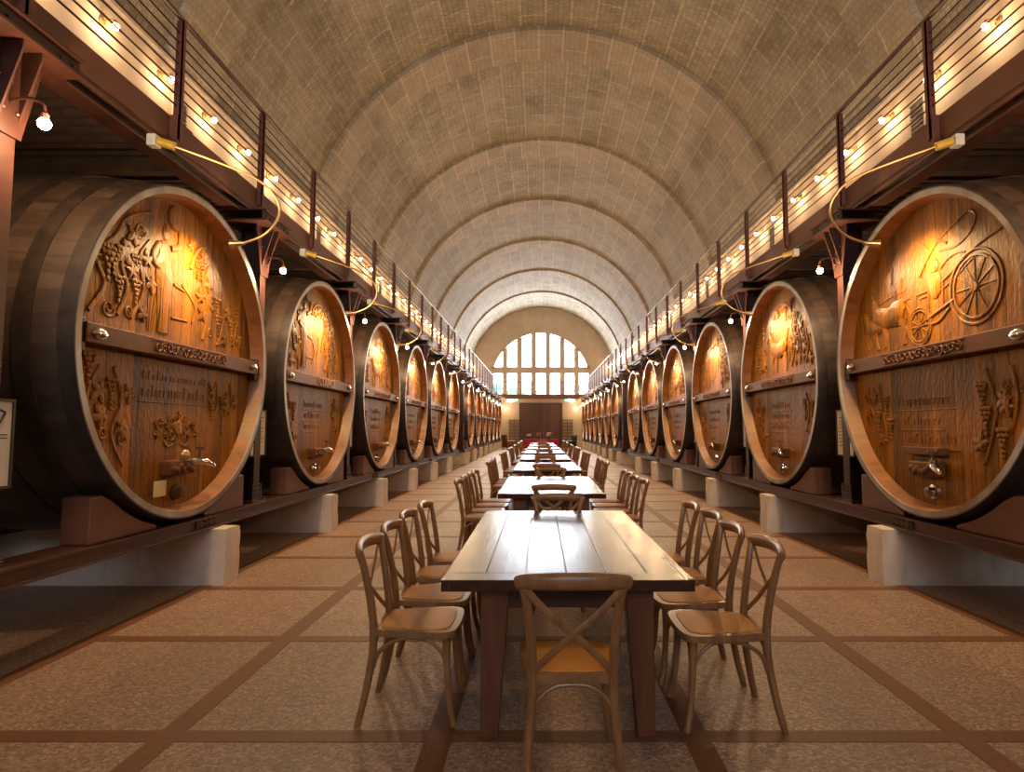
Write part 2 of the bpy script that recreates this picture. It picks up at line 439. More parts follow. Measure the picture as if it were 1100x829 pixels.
def big_window(name, yw, d, x_c=-.06, glass='pane'):
    """arched stained-glass window: panes just off the wall, deep plaster frame bars around them. d = direction into the hall"""
    zc, R, pw, pt = 5.35, 4.0, .76, 1.17
    fr = MB()
    ya, yb = sorted((yw, yw+d*.2))
    zb, zt, zt2 = 4.22, 6.02, 6.58
    for k in range(-4, 4):
        u = (k+.5)*pt
        if abs(u) > 3.9: continue
        top = zc+math.sqrt(max(0, R*R-u*u))
        for a, b in ((zb, zt), (zt2, top)):
            if b > a: fr.box(x_c+u-(pt-pw)/2, x_c+u+(pt-pw)/2, ya, yb, a, b)
    for (a, b) in ((zb-.25, zb), (zt, zt2)): fr.box(x_c-3.9, x_c+3.9, ya, yb, a, b)
    # arch surround
    N = 40; pts = []
    a0 = math.asin((zt2-.2-zc)/R)
    for i in range(N+1): a = a0+(PI-2*a0)*i/N; pts.append((x_c+R*math.cos(a), zc+R*math.sin(a)))
    for i in range(N+1): a = PI-a0-(PI-2*a0)*i/N; pts.append((x_c+(R+.2)*math.cos(a), zc+(R+.2)*math.sin(a)))
    fr.prism(pts, 'y', ya, yb)
    for s in (-1, 1): fr.box(x_c+s*4.0-.1, x_c+s*4.0+.1, ya, yb, zb-.25, zt2)
    w = struct(fr.build(name, M['endwall'], smooth=0))
    yp = sorted((yw+d*.01, yw+d*.05))
    for k in range(-3, 4):
        u0, u1 = k*pt-pw/2, k*pt+pw/2
        u0 = max(u0, -3.9); u1 = min(u1, 3.9)
        p = MB(); p.box(x_c+u0, x_c+u1, yp[0], yp[1], zb, zt); p.build('pane', M[glass], w, smooth=0)
        p = MB(); us = [u0+(u1-u0)*i/8 for i in range(9)]
        pts = [(x_c+u, max(zt2, zc+math.sqrt(max(0, R*R-u*u)))) for u in us]
        pts = [(x_c+u0, zt2)] + [(x_c+u1, zt2)] + pts[::-1]
        p.prism(pts, 'y', yp[0], yp[1]); p.build('pane', M[glass], w, smooth=0)
    return w
w1 = big_window('window_1', YE, -1)
for u in (-2.34, 2.34):      # short lights showing under the bridge deck
    p = MB(); p.box(u-.46, u+.40, YE-.05, YE-.01, 3.74, 3.93); p.build('pane', M['pane'], w1, smooth=0)
big_window('window_added_fill', Y0, 1, glass='pane_fill')  # unseen window behind the camera, added to supply fill daylight

# double door in the end wall
m = MB(); m.box(-1.72, -.08, YE-.12, YE, 0, 3.5); m.box(-.05, 1.6, YE-.12, YE, 0, 3.5)
for x0 in (-1.62, .05):
    for z0, z1 in ((.25, 1.1), (1.25, 2.2), (2.35, 3.35)):
        m.box(x0, x0+1.45, YE-.15, YE-.11, z0, z0+.06); m.box(x0, x0+1.45, YE-.15, YE-.11, z1-.06, z1)
        m.box(x0, x0+.06, YE-.15, YE-.11, z0, z1); m.box(x0+1.39, x0+1.45, YE-.15, YE-.11, z0, z1)
door = struct(m.build('door_1', M['door'], smooth=0))
m = MB(); m.box(-1.82, -1.72, YE-.17, YE, 0, 3.6); m.box(1.6, 1.7, YE-.17, YE, 0, 3.6); m.box(-1.82, 1.7, YE-.17, YE, 3.5, 3.62); m.build('door_frame', M['frame_dark'], door, smooth=0)
for s in (-.2, .08):
    m = MB(); m.sweep([(s+.03, YE-.15, 1.0), (s+.03, YE-.22, 1.02), (s+.03, YE-.22, 1.2), (s+.03, YE-.15, 1.22)], .015, 6); m.build('door_handle', M['brass'], door)

# ------------------------------------------------------------------ concrete blocks, beams, columns, walkways
YB1 = [5.5+3.36*k for k in range(6)]; YB2 = [27.8+3.36*k for k in range(7)]; YB = YB1+YB2
YC = [3.60] + [3.70+3.36*k for k in range(1, 7)] + [26.03+3.36*k for k in range(8)]
YBL = [2.95+2.99*k for k in range(7)] + [26.1+2.99*k for k in range(8)]
FX = 3.22      # plane of the cask rims
SIDE = {-1: 'left', 1: 'right'}
OPP = {-1: 'right', 1: 'left'}
def irregular_block(seed):
    rnd = random.Random(seed); m = MB()
    nx, nz, ny = 6, 5, 3
    # block local: front end at x=0 (towards aisle), runs back to x=-2.4
    bm = bmesh.new(); bmesh.ops.create_cube(bm, size=1)
    bmesh.ops.subdivide_edges(bm, edges=bm.edges, cuts=4, use_grid_fill=True)
    for v in bm.verts:
        x, y, z = v.co
        X = (x-.5)*2.45; Y = y*.3; Z = (z+.5)*.535
        e = sum((abs(x) > .49, abs(y) > .49, abs(z) > .49))
        if e >= 2:
            k = .012*rnd.random()+.004; Y -= math.copysign(k, Y); X += -k if x > 0 else k
            if z > .49: Z -= k
        X += rnd.uniform(-.006, .006)
        if 0 < Z < .53: Y += rnd.uniform(-.004, .004)
        v.co = (X, Y, Z)
    me = bpy.data.meshes.new('support_block'); bm.to_mesh(me); bm.free(); me.materials.append(M['block'])
    me.polygons.foreach_set('use_smooth', [True]*len(me.polygons)); me.set_sharp_from_angle(angle=math.radians(40))
    return me
BM_ = [irregular_block(i) for i in range(3)]
for s in (-1, 1):
    rows = [(y, 0 if i < 7 else 1, i) for i, y in enumerate(YBL)]
    for y, sec, i in rows:
        if i == 0: continue
        o = bpy.data.objects.new('support_block', BM_[i % 3]); C.objects.link(o)
        o.location = (s*3.1, y+.15, 0); o.rotation_euler = (0, 0, PI if s < 0 else 0)
        if s < 0: o.rotation_euler = (0, 0, 0)
        else: o.rotation_euler = (0, 0, PI)
        o.location.x = s*3.1
        if sec == 0: lab = 'whitewashed concrete block under the near %s beam, %s from the front' % (SIDE[s], ORD[i])
        else: lab = 'whitewashed concrete block under the far %s beam, %s beyond the gap' % (SIDE[s], ORD[i-6])
        tag(o, lab, 'block', 'concrete blocks under the beams')
    for (ya, yb, w) in ((1.0, 24.2, 'near'), (26.0, 49.9, 'far')):
        t = thing('floor_beam', 'long maroon steel I-beam on the %s, carrying the %s casks' % (SIDE[s], w), 'beam', (s*3.38, ya, .535), 0, 'steel beams under the casks')
        L = yb-ya; m = MB()
        m.box(-.14, .14, 0, L, 0, .018); m.box(-.14, .14, 0, L, .102, .12)
        m.box(-s*.09-.01, -s*.09+.01, 0, L, .018, .102); m.build('flange_section', M['steel_beam'], t, smooth=0)
        k = 0; m = None
        for yj in [v for v in (5.9, 11.9, 17.9, 29, 35, 41, 47) if ya < v < yb]:
            m = MB(); x0, x1 = sorted((-s*.100, -s*.114)); m.box(x0, x1, yj-ya-.17, yj-ya+.17, .022, .1)
            for a in range(4):
                for z in (.04, .08): m.ball((-s*.116, yj-ya-.12+a*.08, z), .013, 6, 4)
            m.build('splice_plate', M['steel'], t)
        # rear beam closer to the wall
        t2 = thing('rear_beam', 'dark steel beam on the %s blocks behind the %s casks' % (SIDE[s], w), 'beam', (s*5.05, ya, .535), 0, 'rear beams under the casks')
        m = MB(); m.box(-.15, .15, 0, L, 0, .015); m.box(-.15, .15, 0, L, .075, .09); m.box(-.02, .02, 0, L, .015, .075); m.build('flange_section', M['steel_beam'], t2, smooth=0)

# column: local origin at base on the beam, +x is towards the aisle
def make_column():
    t = thing('steel_column', 'x', 'column', (0,0,0), 0, 'riveted steel columns between the casks')
    z1 = 3.129
    m = MB(); m.box(-.11, .11, -.012, .012, .02, z1); m.box(.10, .12, -.07, .07, .02, z1); m.box(-.12, -.10, -.07, .07, .02, z1)
    m.build('shaft', M['steel'], t, smooth=0)
    m = MB(); m.box(-.16, .16, -.17, .17, 0, .022)
    for sx in (-1, 1):
        for sy in (-1, 1): m.ball((sx*.135, sy*.13, .03), .016, 6, 4)
    m.box(.121, .133, -.11, .11, .02, .2)
    for sy in (-1, 1):
        for z in (.07, .13, .18): m.ball((.134, sy*.06, z), .013, 6, 4)
    m.build('base_plate', M['steel'], t)
    # flared capital
    m = MB()
    m.prism([(-.09, z1-.55), (.09, z1-.55), (.22, z1-.05), (.22, z1), (-.22, z1), (-.22, z1-.05)], 'x', .121, .137)
    for (u, z) in ((-.05, z1-.4), (.05, z1-.4), (-.09, z1-.22), (.09, z1-.22), (0, z1-.22), (-.14, z1-.07), (.14, z1-.07), (0, z1-.07)):
        m.ball((.139, u, z), .014, 6, 4)
    for sy in (-1, 1):
        m.prism([(.12, z1-.5), (.26, z1-.05), (.26, z1), (.12, z1)], 'y', sy*.07-.008, sy*.07+.008)
    m.build('capital', M['steel'], t)
    m = MB(); m.box(-.2, .3, -.36, .36, z1, z1+.016); m.box(-.2, .3, -.36, .36, z1+.11, z1+.126); m.box(.25, .266, -.36, .36, z1+.016, z1+.11)
    for u in (-.3, -.2, .2, .3): m.ball((.27, u, z1+.06), .012, 6, 4)
    m.build('cap_beam', M['steel'], t)
    return t
col0 = make_column(); coltree = snapshot(col0)
first = True
for s in (-1, 1):
    for i, y in enumerate(YC):
        rz = 0 if s < 0 else PI
        loc = (s*3.46, y, .655)
        if i < 7: lab = 'maroon riveted column on the %s, %s' % (SIDE[s], ('in front of the nearest cask' if i == 0 else 'between the %s and %s near casks' % (ORD[i], ORD[i+1]) if i < 6 else 'at the gap after the near casks'))
        else: lab = 'maroon riveted column in the far %s row, %s beyond the gap' % (SIDE[s], ORD[i-6])
        if first: col0.location = loc; col0.rotation_euler = (0,0,rz); col0['label'] = lab; first = False
        else: dup(col0, loc, rz, lab, coltree)

# gallery walkways along both walls
for s in (-1, 1):
    t = thing('gallery_walkway', 'raised steel gallery floor running along the %s wall above the casks' % SIDE[s], 'walkway', (s*3.5, 0, 3.91), 0, 'gallery walkways')
    ya, yb = Y0+.02, YE-.02
    def bx(m, a, b, *r): m.box(min(s*a, s*b), max(s*a, s*b), *r)
    m = MB(); bx(m, -.02, .15, ya, yb, 0, .018); bx(m, -.02, .15, ya, yb, .13, .148); bx(m, .055, .075, ya, yb, .018, .13); m.build('girder', M['steel_beam'], t, smooth=0)
    m = MB(); bx(m, -.012, .0, ya, yb, .10, .40); bx(m, -.012, .06, ya, yb, .148, .16); m.build('fascia', M['fascia'], t, smooth=0)
    # corrugated deck
    m = MB(); x0, x1 = 0, WX-3.5-.01; NN = int((yb-ya)/.15); vs = []; fs = []
    prof = []
    for i in range(NN+1):
        y = ya+i*.15
        prof += [(y, .16), (y+.045, .16), (y+.075, .225), (y+.12, .225)]
    for (y, z) in prof:
        if y > yb: y = yb
        vs += [(s*x0, y, z), (s*x1, y, z)]
    for i in range(len(prof)-1): fs.append((2*i, 2*i+1, 2*i+3, 2*i+2))
    m.add(vs, fs); bx(m, 0, x1, ya, yb, .226, .27); m.build('deck', M['dark'], t, smooth=0)
    for k in range(9):
        y = 5.6+5.04*k
        m = MB(); bx(m, -.028, -.012, y-.17, y+.17, .13, .405); bx(m, -.07, -.028, y-.17, y-.15, .13, .405); m.build('splice_plate', M['fascia'], t, smooth=0)
    for k in range(31):
        y = -5+1.8*k
        m = MB(); bx(m, .1, x1, y-.04, y+.04, .02, .16); m.build('joist', M['dark'], t, smooth=0)

    # railing
    t = thing('gallery_railing', 'maroon steel railing with thin horizontal rods along the %s gallery' % SIDE[s], 'railing', (s*3.5, 0, 4.11), 0, 'gallery railings')
    ys = [7.18+1.68*k for k in range(-8, 25)]
    for y in ys:
        m = MB(); bx(m, -.075, -.012, y-.025, y-.013, 0, 1.13); bx(m, -.075, -.063, y-.025, y+.025, 0, 1.13)
        p = m.build('post', M['post'], t, smooth=0)
        m = MB(); bx(m, -.026, -.013, y+.026, y+.10, -.02, .17)
        for z in (.02, .13): m.ball((-s*.03, y+.06, z), .012, 6, 4)
        m.build('foot_bracket', M['post'], p)
    m = MB(); m.sweep([(-s*.05, ys[0]-.5, 1.15), (-s*.05, 48.8, 1.15)], .024, 8); m.build('handrail', M['rail'], t)
    for k in range(8):
        z = 1.13-.117-.1*k
        m = MB(); m.sweep([(-s*.04, ys[0]-.5, z), (-s*.04, 48.8, z)], .0085, 6); m.build('rod', M['rail'], t)

# bridge across the end
t = thing('end_bridge', 'steel bridge with railing crossing the hall below the end window', 'bridge', (0, 48.9, 3.91))
m = MB(); m.box(-3.45, 3.45, 0, .9, .1, .22); m.box(-3.45, 3.45, -.02, 0, -.05, .32); m.build('deck', M['fascia'], t, smooth=0)
for k in range(9):
    x = -3.3+k*.825
    m = MB(); m.box(x-.02, x+.02, -.05, -.02, .1, 1.3); m.build('post', M['rail'], t, smooth=0)
m = MB(); m.sweep([(-3.4, -.04, 1.31), (3.4, -.04, 1.31)], .025, 8); m.build('handrail', M['rail'], t)
for k in range(5):
    m = MB(); m.sweep([(-3.4, -.04, .5+.16*k), (3.4, -.04, .5+.16*k)], .008, 6); m.build('rod', M['rail'], t)

# ------------------------------------------------------------------ casks
R0, REC = 1.43, .13       # rim radius, recess of the head
RH = 1.335
def arc_leaf(m, u, v, r, rot, x, rnd):
    """lobed vine leaf in low relief"""
    N = 20; ring = []
    for i in range(N):
        a = 2*PI*i/N; k = r*(.72+.28*math.cos(5*a))*(1-.25*math.cos(a-PI))
        ring.append((u+k*math.cos(a+rot), v+k*math.sin(a+rot)))
    inner = [((p[0]-u)*.55+u, (p[1]-v)*.55+v) for p in ring]
    vs = [(x-.01, *p) for p in ring] + [(x+.018, *((q-w)*.93+w for q, w in zip(p, (u, v)))) for p in ring] + [(x+.03, *p) for p in inner] + [(x+.022, u, v)]
    fs = []
    for i in range(N):
        j = (i+1) % N
        fs += [(i, j, N+j, N+i), (N+i, N+j, 2*N+j, 2*N+i), (2*N+i, 2*N+j, 3*N)]
    m.add(vs, fs)
def grapes(m, u, v, w, h, x, rnd):
    r = w*.16
    for j in range(6):
        t = j/5; ww = w*(1-t)*.5
        k = max(1, int(2*ww/(r*1.5)))
        for i in range(k):
            m.ball((x+.012, u-ww+(i+.5)*2*ww/k+rnd.uniform(-.2, .2)*r, v-h*t+rnd.uniform(-.2, .2)*r), r, 7, 5, (1.1, 1, 1))
def spiral(m, u, v, r, turns, x, d=1, rad=.012, a0=0):
    pts = []
    N = int(14*turns)
    for i in range(N+1):
        t = i/N; a = a0+d*2*PI*turns*t; q = r*(1-.85*t)
        pts.append((x+.006, u+q*math.cos(a), v+q*math.sin(a)))
    m.sweep(pts, [rad*(1-.4*i/N) for i in range(N+1)], 6)
def line(m, pts, x, rad=.012, nn=5, seg=6):
    P = [(x+.004, p[0], p[1]) for p in pts]
    m.sweep(catmull(P, nn) if len(P) > 2 else P, rad, seg)
def vine(m, pts, x, rnd, size=.13):
    P = catmull([(x+.006, p[0], p[1]) for p in pts], 8)
    m.sweep(P, [.022-.010*i/len(P) for i in range(len(P))], 7)
    L = 0; side = 1
    for i in range(1, len(P)):
        L += (P[i]-P[i-1]).length
        if L > size*.8:
            L = 0; side = -side; d = (P[i]-P[i-1]).normalized(); nx, ny = -d.z*side, d.y*side
            u, v = P[i].y+nx*size*.75, P[i].z+ny*size*.75
            if u*u+v*v > (RH-.14)**2 or abs(v) < .17: continue
            k = rnd.random()
            if k < .42: arc_leaf(m, u, v, size*.72, rnd.uniform(0, 6.28), x, rnd)
            elif k < .8: grapes(m, u, v+size*.4, size*.95, size*1.45, x, rnd)
            else: spiral(m, u, v, size*.42, 1.6, x, side)
def textrow(m, u0, u1, v, h, x, rnd, under=True):
    """rows of worn raised strokes with a ruled line, as on the casks"""
    u = u0
    while u < u1:
        w = rnd.choice((.03, .045, .06)); hh = h*rnd.choice((.6, .6, .62, 1))
        m.sweep([(x+.002, u, v), (x+.002, u+.004, v+hh)], .0085, 5)
        if rnd.random() < .5: m.sweep([(x+.002, u, v+hh*.95), (x+.002, u+w*.7, v+hh*.9)], .0075, 5)
        if rnd.random() < .3: m.sweep([(x+.002, u, v+hh*.45), (x+.002, u+w*.6, v+hh*.5)], .0075, 5)
        u += w+(.03 if rnd.random() < .15 else .012)
    if under: m.sweep([(x+.002, u0-.06, v-.045), (x+.002, u1+.06, v-.045)], .007, 5)
def emblem(m, u, v, w, x, rnd):
    m.lathe([(.001, .03), (w*.12, .028), (w*.16, 0)], 14, 'x', (x, u, v))
    for k in range(8):
        a = 2*PI*k/8; spiral(m, u+w*.27*math.cos(a), v+w*.2*math.sin(a), w*.11, 1.5, x, 1 if k % 2 else -1, .011, a)
    for s in (-1, 1):
        line(m, [(u+s*w*.3, v), (u+s*w*.45, v+.05), (u+s*w*.6, v-.01), (u+s*w*.75, v+.05)], x, .014)
        for k in range(3): arc_leaf(m, u+s*w*(.4+.13*k), v+(.05 if k % 2 else -.06), w*.085, rnd.uniform(0, 6), x, rnd)
        line(m, [(u+s*w*.1, v-w*.3), (u+s*w*.3, v-w*.36), (u+s*w*.45, v-w*.25)], x, .012)
def body_blob(m, c, sc, x):
    m.ball((x, c[0], c[1]), 1, 14, 8, (.03, sc[0], sc[1]))
def fig_worker(m, u, v, x):
    """a standing carved figure with a basket on the shoulder"""
    body_blob(m, (u, v+.92), (.055, .075), x)                       # head
    m.sweep(catmull([(x, u, v+.84), (x, u-.02, v+.66), (x, u, v+.48), (x, u+.01, v+.05)], 5), [.04]+[.07]*4+[.105]*3+[.12]*3+[.1]*2+[.085]*3, 10, (.35, 1), (1, 0, 0))
    m.sweep(catmull([(x+.01, u-.09, v+.8), (x+.012, u-.17, v+.66), (x+.012, u-.05, v+.58)], 5), .032, 8, (.6, 1), (1, 0, 0))
    m.sweep(catmull([(x+.01, u+.08, v+.8), (x+.012, u+.2, v+.86), (x+.012, u+.2, v+1.05)], 5), .03, 8, (.6, 1), (1, 0, 0))
    m.lathe([(.12, 0), (.10, .03), (.001, .035)], 16, 'x', (x, u+.12, v+1.08))
    for k in range(3): line(m, [(u-.06+.06*k, v+.42), (u-.05+.06*k, v+.22), (u-.07+.07*k, v+.06)], x+.02, .008)
    line(m, [(u+.14, v+.5), (u+.3, v+.47)], x, .014); line(m, [(u+.12, v+.2), (u+.36, v+.21)], x, .014)
    for k in range(4): m.sweep([(x, u-.2+.02*k, v+.03), (x, u-.2+.045*k, v+.36)], .009, 5)
def wheel(m, u, v, r, x, ell=1):
    N = 28
    for q in (r, r*.84):
        m.sweep([(x+.006, u+q*ell*math.cos(2*PI*i/N), v+q*math.sin(2*PI*i/N)) for i in range(N)], .014, 6, closed=True)
    m.lathe([(.001, .035), (r*.13, .03), (r*.16, 0)], 12, 'x', (x, u, v))
    for i in range(12):
        a = 2*PI*i/12; m.sweep([(x+.004, u+.12*r*math.cos(a), v+.12*r*math.sin(a)), (x+.004, u+r*.82*ell*math.cos(a), v+r*.82*math.sin(a))], .009, 5)
def horse(m, u, v, x, k=1):
    """a carved horse walking left in low relief"""
    f = lambda p: (x, u+k*p[0], v+k*p[1])
    m.sweep(catmull([f((.33, .36)), f((.2, .4)), f((0, .36)), f((-.18, .4)), f((-.28, .52)), f((-.36, .66))], 5),
            [k*q for q in ([.09]*3+[.135]*5+[.125]*5+[.13]*5+[.085]*5+[.06]*3)], 10, (.55, 1), (1, 0, 0))
    m.sweep(catmull([f((-.34, .68)), f((-.43, .62)), f((-.5, .54))], 4), [k*q for q in (.055,.055,.052,.05,.045,.042,.04,.038,.034)], 8, (.5, 1), (1, 0, 0))
    for px, py, kx in ((-.2, .3, -.08), (-.12, .3, .04), (.24, .3, .09), (.32, .3, -.02)):
        m.sweep(catmull([f((px, py)), f((px+kx, .16)), f((px+kx*.4, .01))], 4), [k*q for q in (.055,.05,.045,.04,.036,.032,.03,.028,.03)], 7, (.8, 1), (1, 0, 0))
    m.sweep(catmull([f((.36, .42)), f((.44, .3)), f((.42, .14))], 4), .02*k, 6)
    m.sweep([f((-.36, .74)), f((-.35, .82))], .016*k, 5)

def relief_type(kind, seed):
    rnd = random.Random(seed); m = MB(); x = -REC+.0
    if kind == 'harvest':
        vine(m, [(-1.0, -.75), (-1.12, -.45), (-1.0, -.2)], x, rnd, .14)
        vine(m, [(-1.15, .18), (-1.0, .4), (-1.1, .6), (-.9, .8), (-.78, .98), (-.5, 1.12)], x, rnd, .17)
        vine(m, [(-.85, .2), (-.75, .42), (-.82, .62), (-.62, .8)], x, rnd, .13)
        fig_worker(m, -.28, .1, x); vine(m, [(-.7, .2), (-.55, .45), (-.62, .7), (-.5, .88)], x, rnd, .12); vine(m, [(.1, .8), (.2, 1.0), (.35, 1.08)], x, rnd, .11); vine(m, [(-.85, -.2), (-.75, -.45), (-.85, -.7), (-.7, -.95)], x, rnd, .12)
        line(m, [(-.02, .62), (.1, .55), (.2, .45), (.16, .3)], x, .012)
        for p in (((.35, .18), (.42, .45), (.34, .7), (.4, .9)), ((.62, .16), (.72, .4), (.66, .62)), ((.92, .2), (.98, .38), (.9, .55))): vine(m, p, x, rnd, .12)
        textrow(m, -.5, .5, -.4, .1, x, rnd); textrow(m, -.5, .5, -.26, .07, x, rnd, False)
        emblem(m, .0, -.66, .44, x, rnd)
        for uu in (.62, .9): vine(m, [(uu, -.2), (uu+.04, -.4), (uu-.02, -.55)], x, rnd, .11)
        for k in range(9): m.ball((x+.008, .76, -.42-.035*k), .016, 6, 4)
    elif kind == 'wagon':
        wheel(m, .62, .47, .30, x); wheel(m, -.12, .27, .17, x)
        line(m, [(.36, .42), (.05, .33), (-.02, .3)], x, .018); line(m, [(.3, .36), (.15, .27), (0, .27), (-.05, .29)], x, .014)
        line(m, [(-.14, .56), (.2, .6), (.62, .78), (1.0, .86)], x, .013); line(m, [(-.1, .52), (.25, .55), (.64, .72)], x, .010)
        for uu in (.02, .22, .32): line(m, [(uu, .36), (uu+.01, .6)], x, .014)
        horse(m, -.62, .13, x, .85); horse(m, -.86, .15, x, .6)
        line(m, [(-.32, .33), (-.6, .35)], x, .012)
        line(m, [(-.1, .72), (.15, .95), (.5, 1.08), (.6, 1.1), (.66, 1.03), (.58, .92), (.4, .86), (.2, .88)], x, .012, 8)
        line(m, [(.2, .72), (.3, .78), (.42, .8), (.52, .78)], x, .011)
        line(m, [(-.02, 1.0), (.08, .93), (.2, .97), (.3, .92)], x, .011)
        body_blob(m, (.12, .76), (.06, .075), x); body_blob(m, (.12, .6), (.09, .13), x)
        for (u0, v0) in ((-.55, .75), (-.7, .62), (-.4, .6), (-.5, .5)): line(m, [(u0, v0), (u0+.02, v0+.18)], x, .012)
        line(m, [(-1.0, .56), (-.6, .63), (-.3, .66)], x, .008); line(m, [(-1.05, .42), (-.6, .5), (-.25, .56)], x, .008)
        textrow(m, -.5, .28, -.45, .1, x, rnd); textrow(m, -.42, .1, -.63, .09, x, rnd); textrow(m, -.36, .3, -.8, .1, x, rnd)
        vine(m, [(-.85, -.22), (-.8, -.45), (-.7, -.75)], x, rnd, .12); vine(m, [(-1.05, -.24), (-1.0, -.42), (-.9, -.6)], x, rnd, .1)
        vine(m, [(.68, -.2), (.78, -.5), (.7, -.8), (.62, -.95)], x, rnd, .14); vine(m, [(.95, -.2), (1.0, -.45), (.92, -.7)], x, rnd, .12)
    else:
        sgn = 1 if kind == 'vines' else -1
        vine(m, [(-1.1, .2), (-.95, .45), (-1.02, .65), (-.8, .9), (-.55, 1.08)], x, rnd, .15)
        vine(m, [(-.8, .2), (-.72, .42), (-.78, .6)], x, rnd, .12); vine(m, [(-.25, .95), (-.1, 1.1), (.15, 1.12), (.35, 1.0)], x, rnd, .12); vine(m, [(.62, .2), (.66, .45), (.6, .7), (.7, .85)], x, rnd, .12)
        vine(m, [(.35, .2), (.48, .5), (.38, .75), (.5, .95)], x, rnd, .12); vine(m, [(.8, .2), (.9, .42), (.82, .65)], x, rnd, .13)
        if kind == 'vines': fig_worker(m, -.95+.45, .12, x)
        else: horse(m, -.1, .15, x, .9)
        for k in range(3): line(m, [(-.2+.18*k, .25+.1*k), (-.1+.16*k, .4+.12*k), (-.16+.2*k, .55+.1*k)], x, .010)
        for k in range(3): textrow(m, -.42, .25-.06*k, -.36-.15*k, .085, x, rnd)
        vine(m, [(-.98, -.2), (-.88, -.45), (-.95, -.65), (-.8, -.85)], x, rnd, .14)
        vine(m, [(.78, -.2), (.86, -.42), (.76, -.7)], x, rnd, .12)
    return m

def text_mesh(s, size, depth, name):
    cu = bpy.data.curves.new(name, 'FONT'); cu.body = s; cu.size = size; cu.extrude = depth; cu.align_x = 'CENTER'; cu.align_y = 'CENTER'
    o = bpy.data.objects.new('tmp', cu); C.objects.link(o)
    bpy.context.view_layer.update()
    me = bpy.data.meshes.new_from_object(o.evaluated_get(bpy.context.evaluated_depsgraph_get())); bpy.data.objects.remove(o); me.name = name
    return me

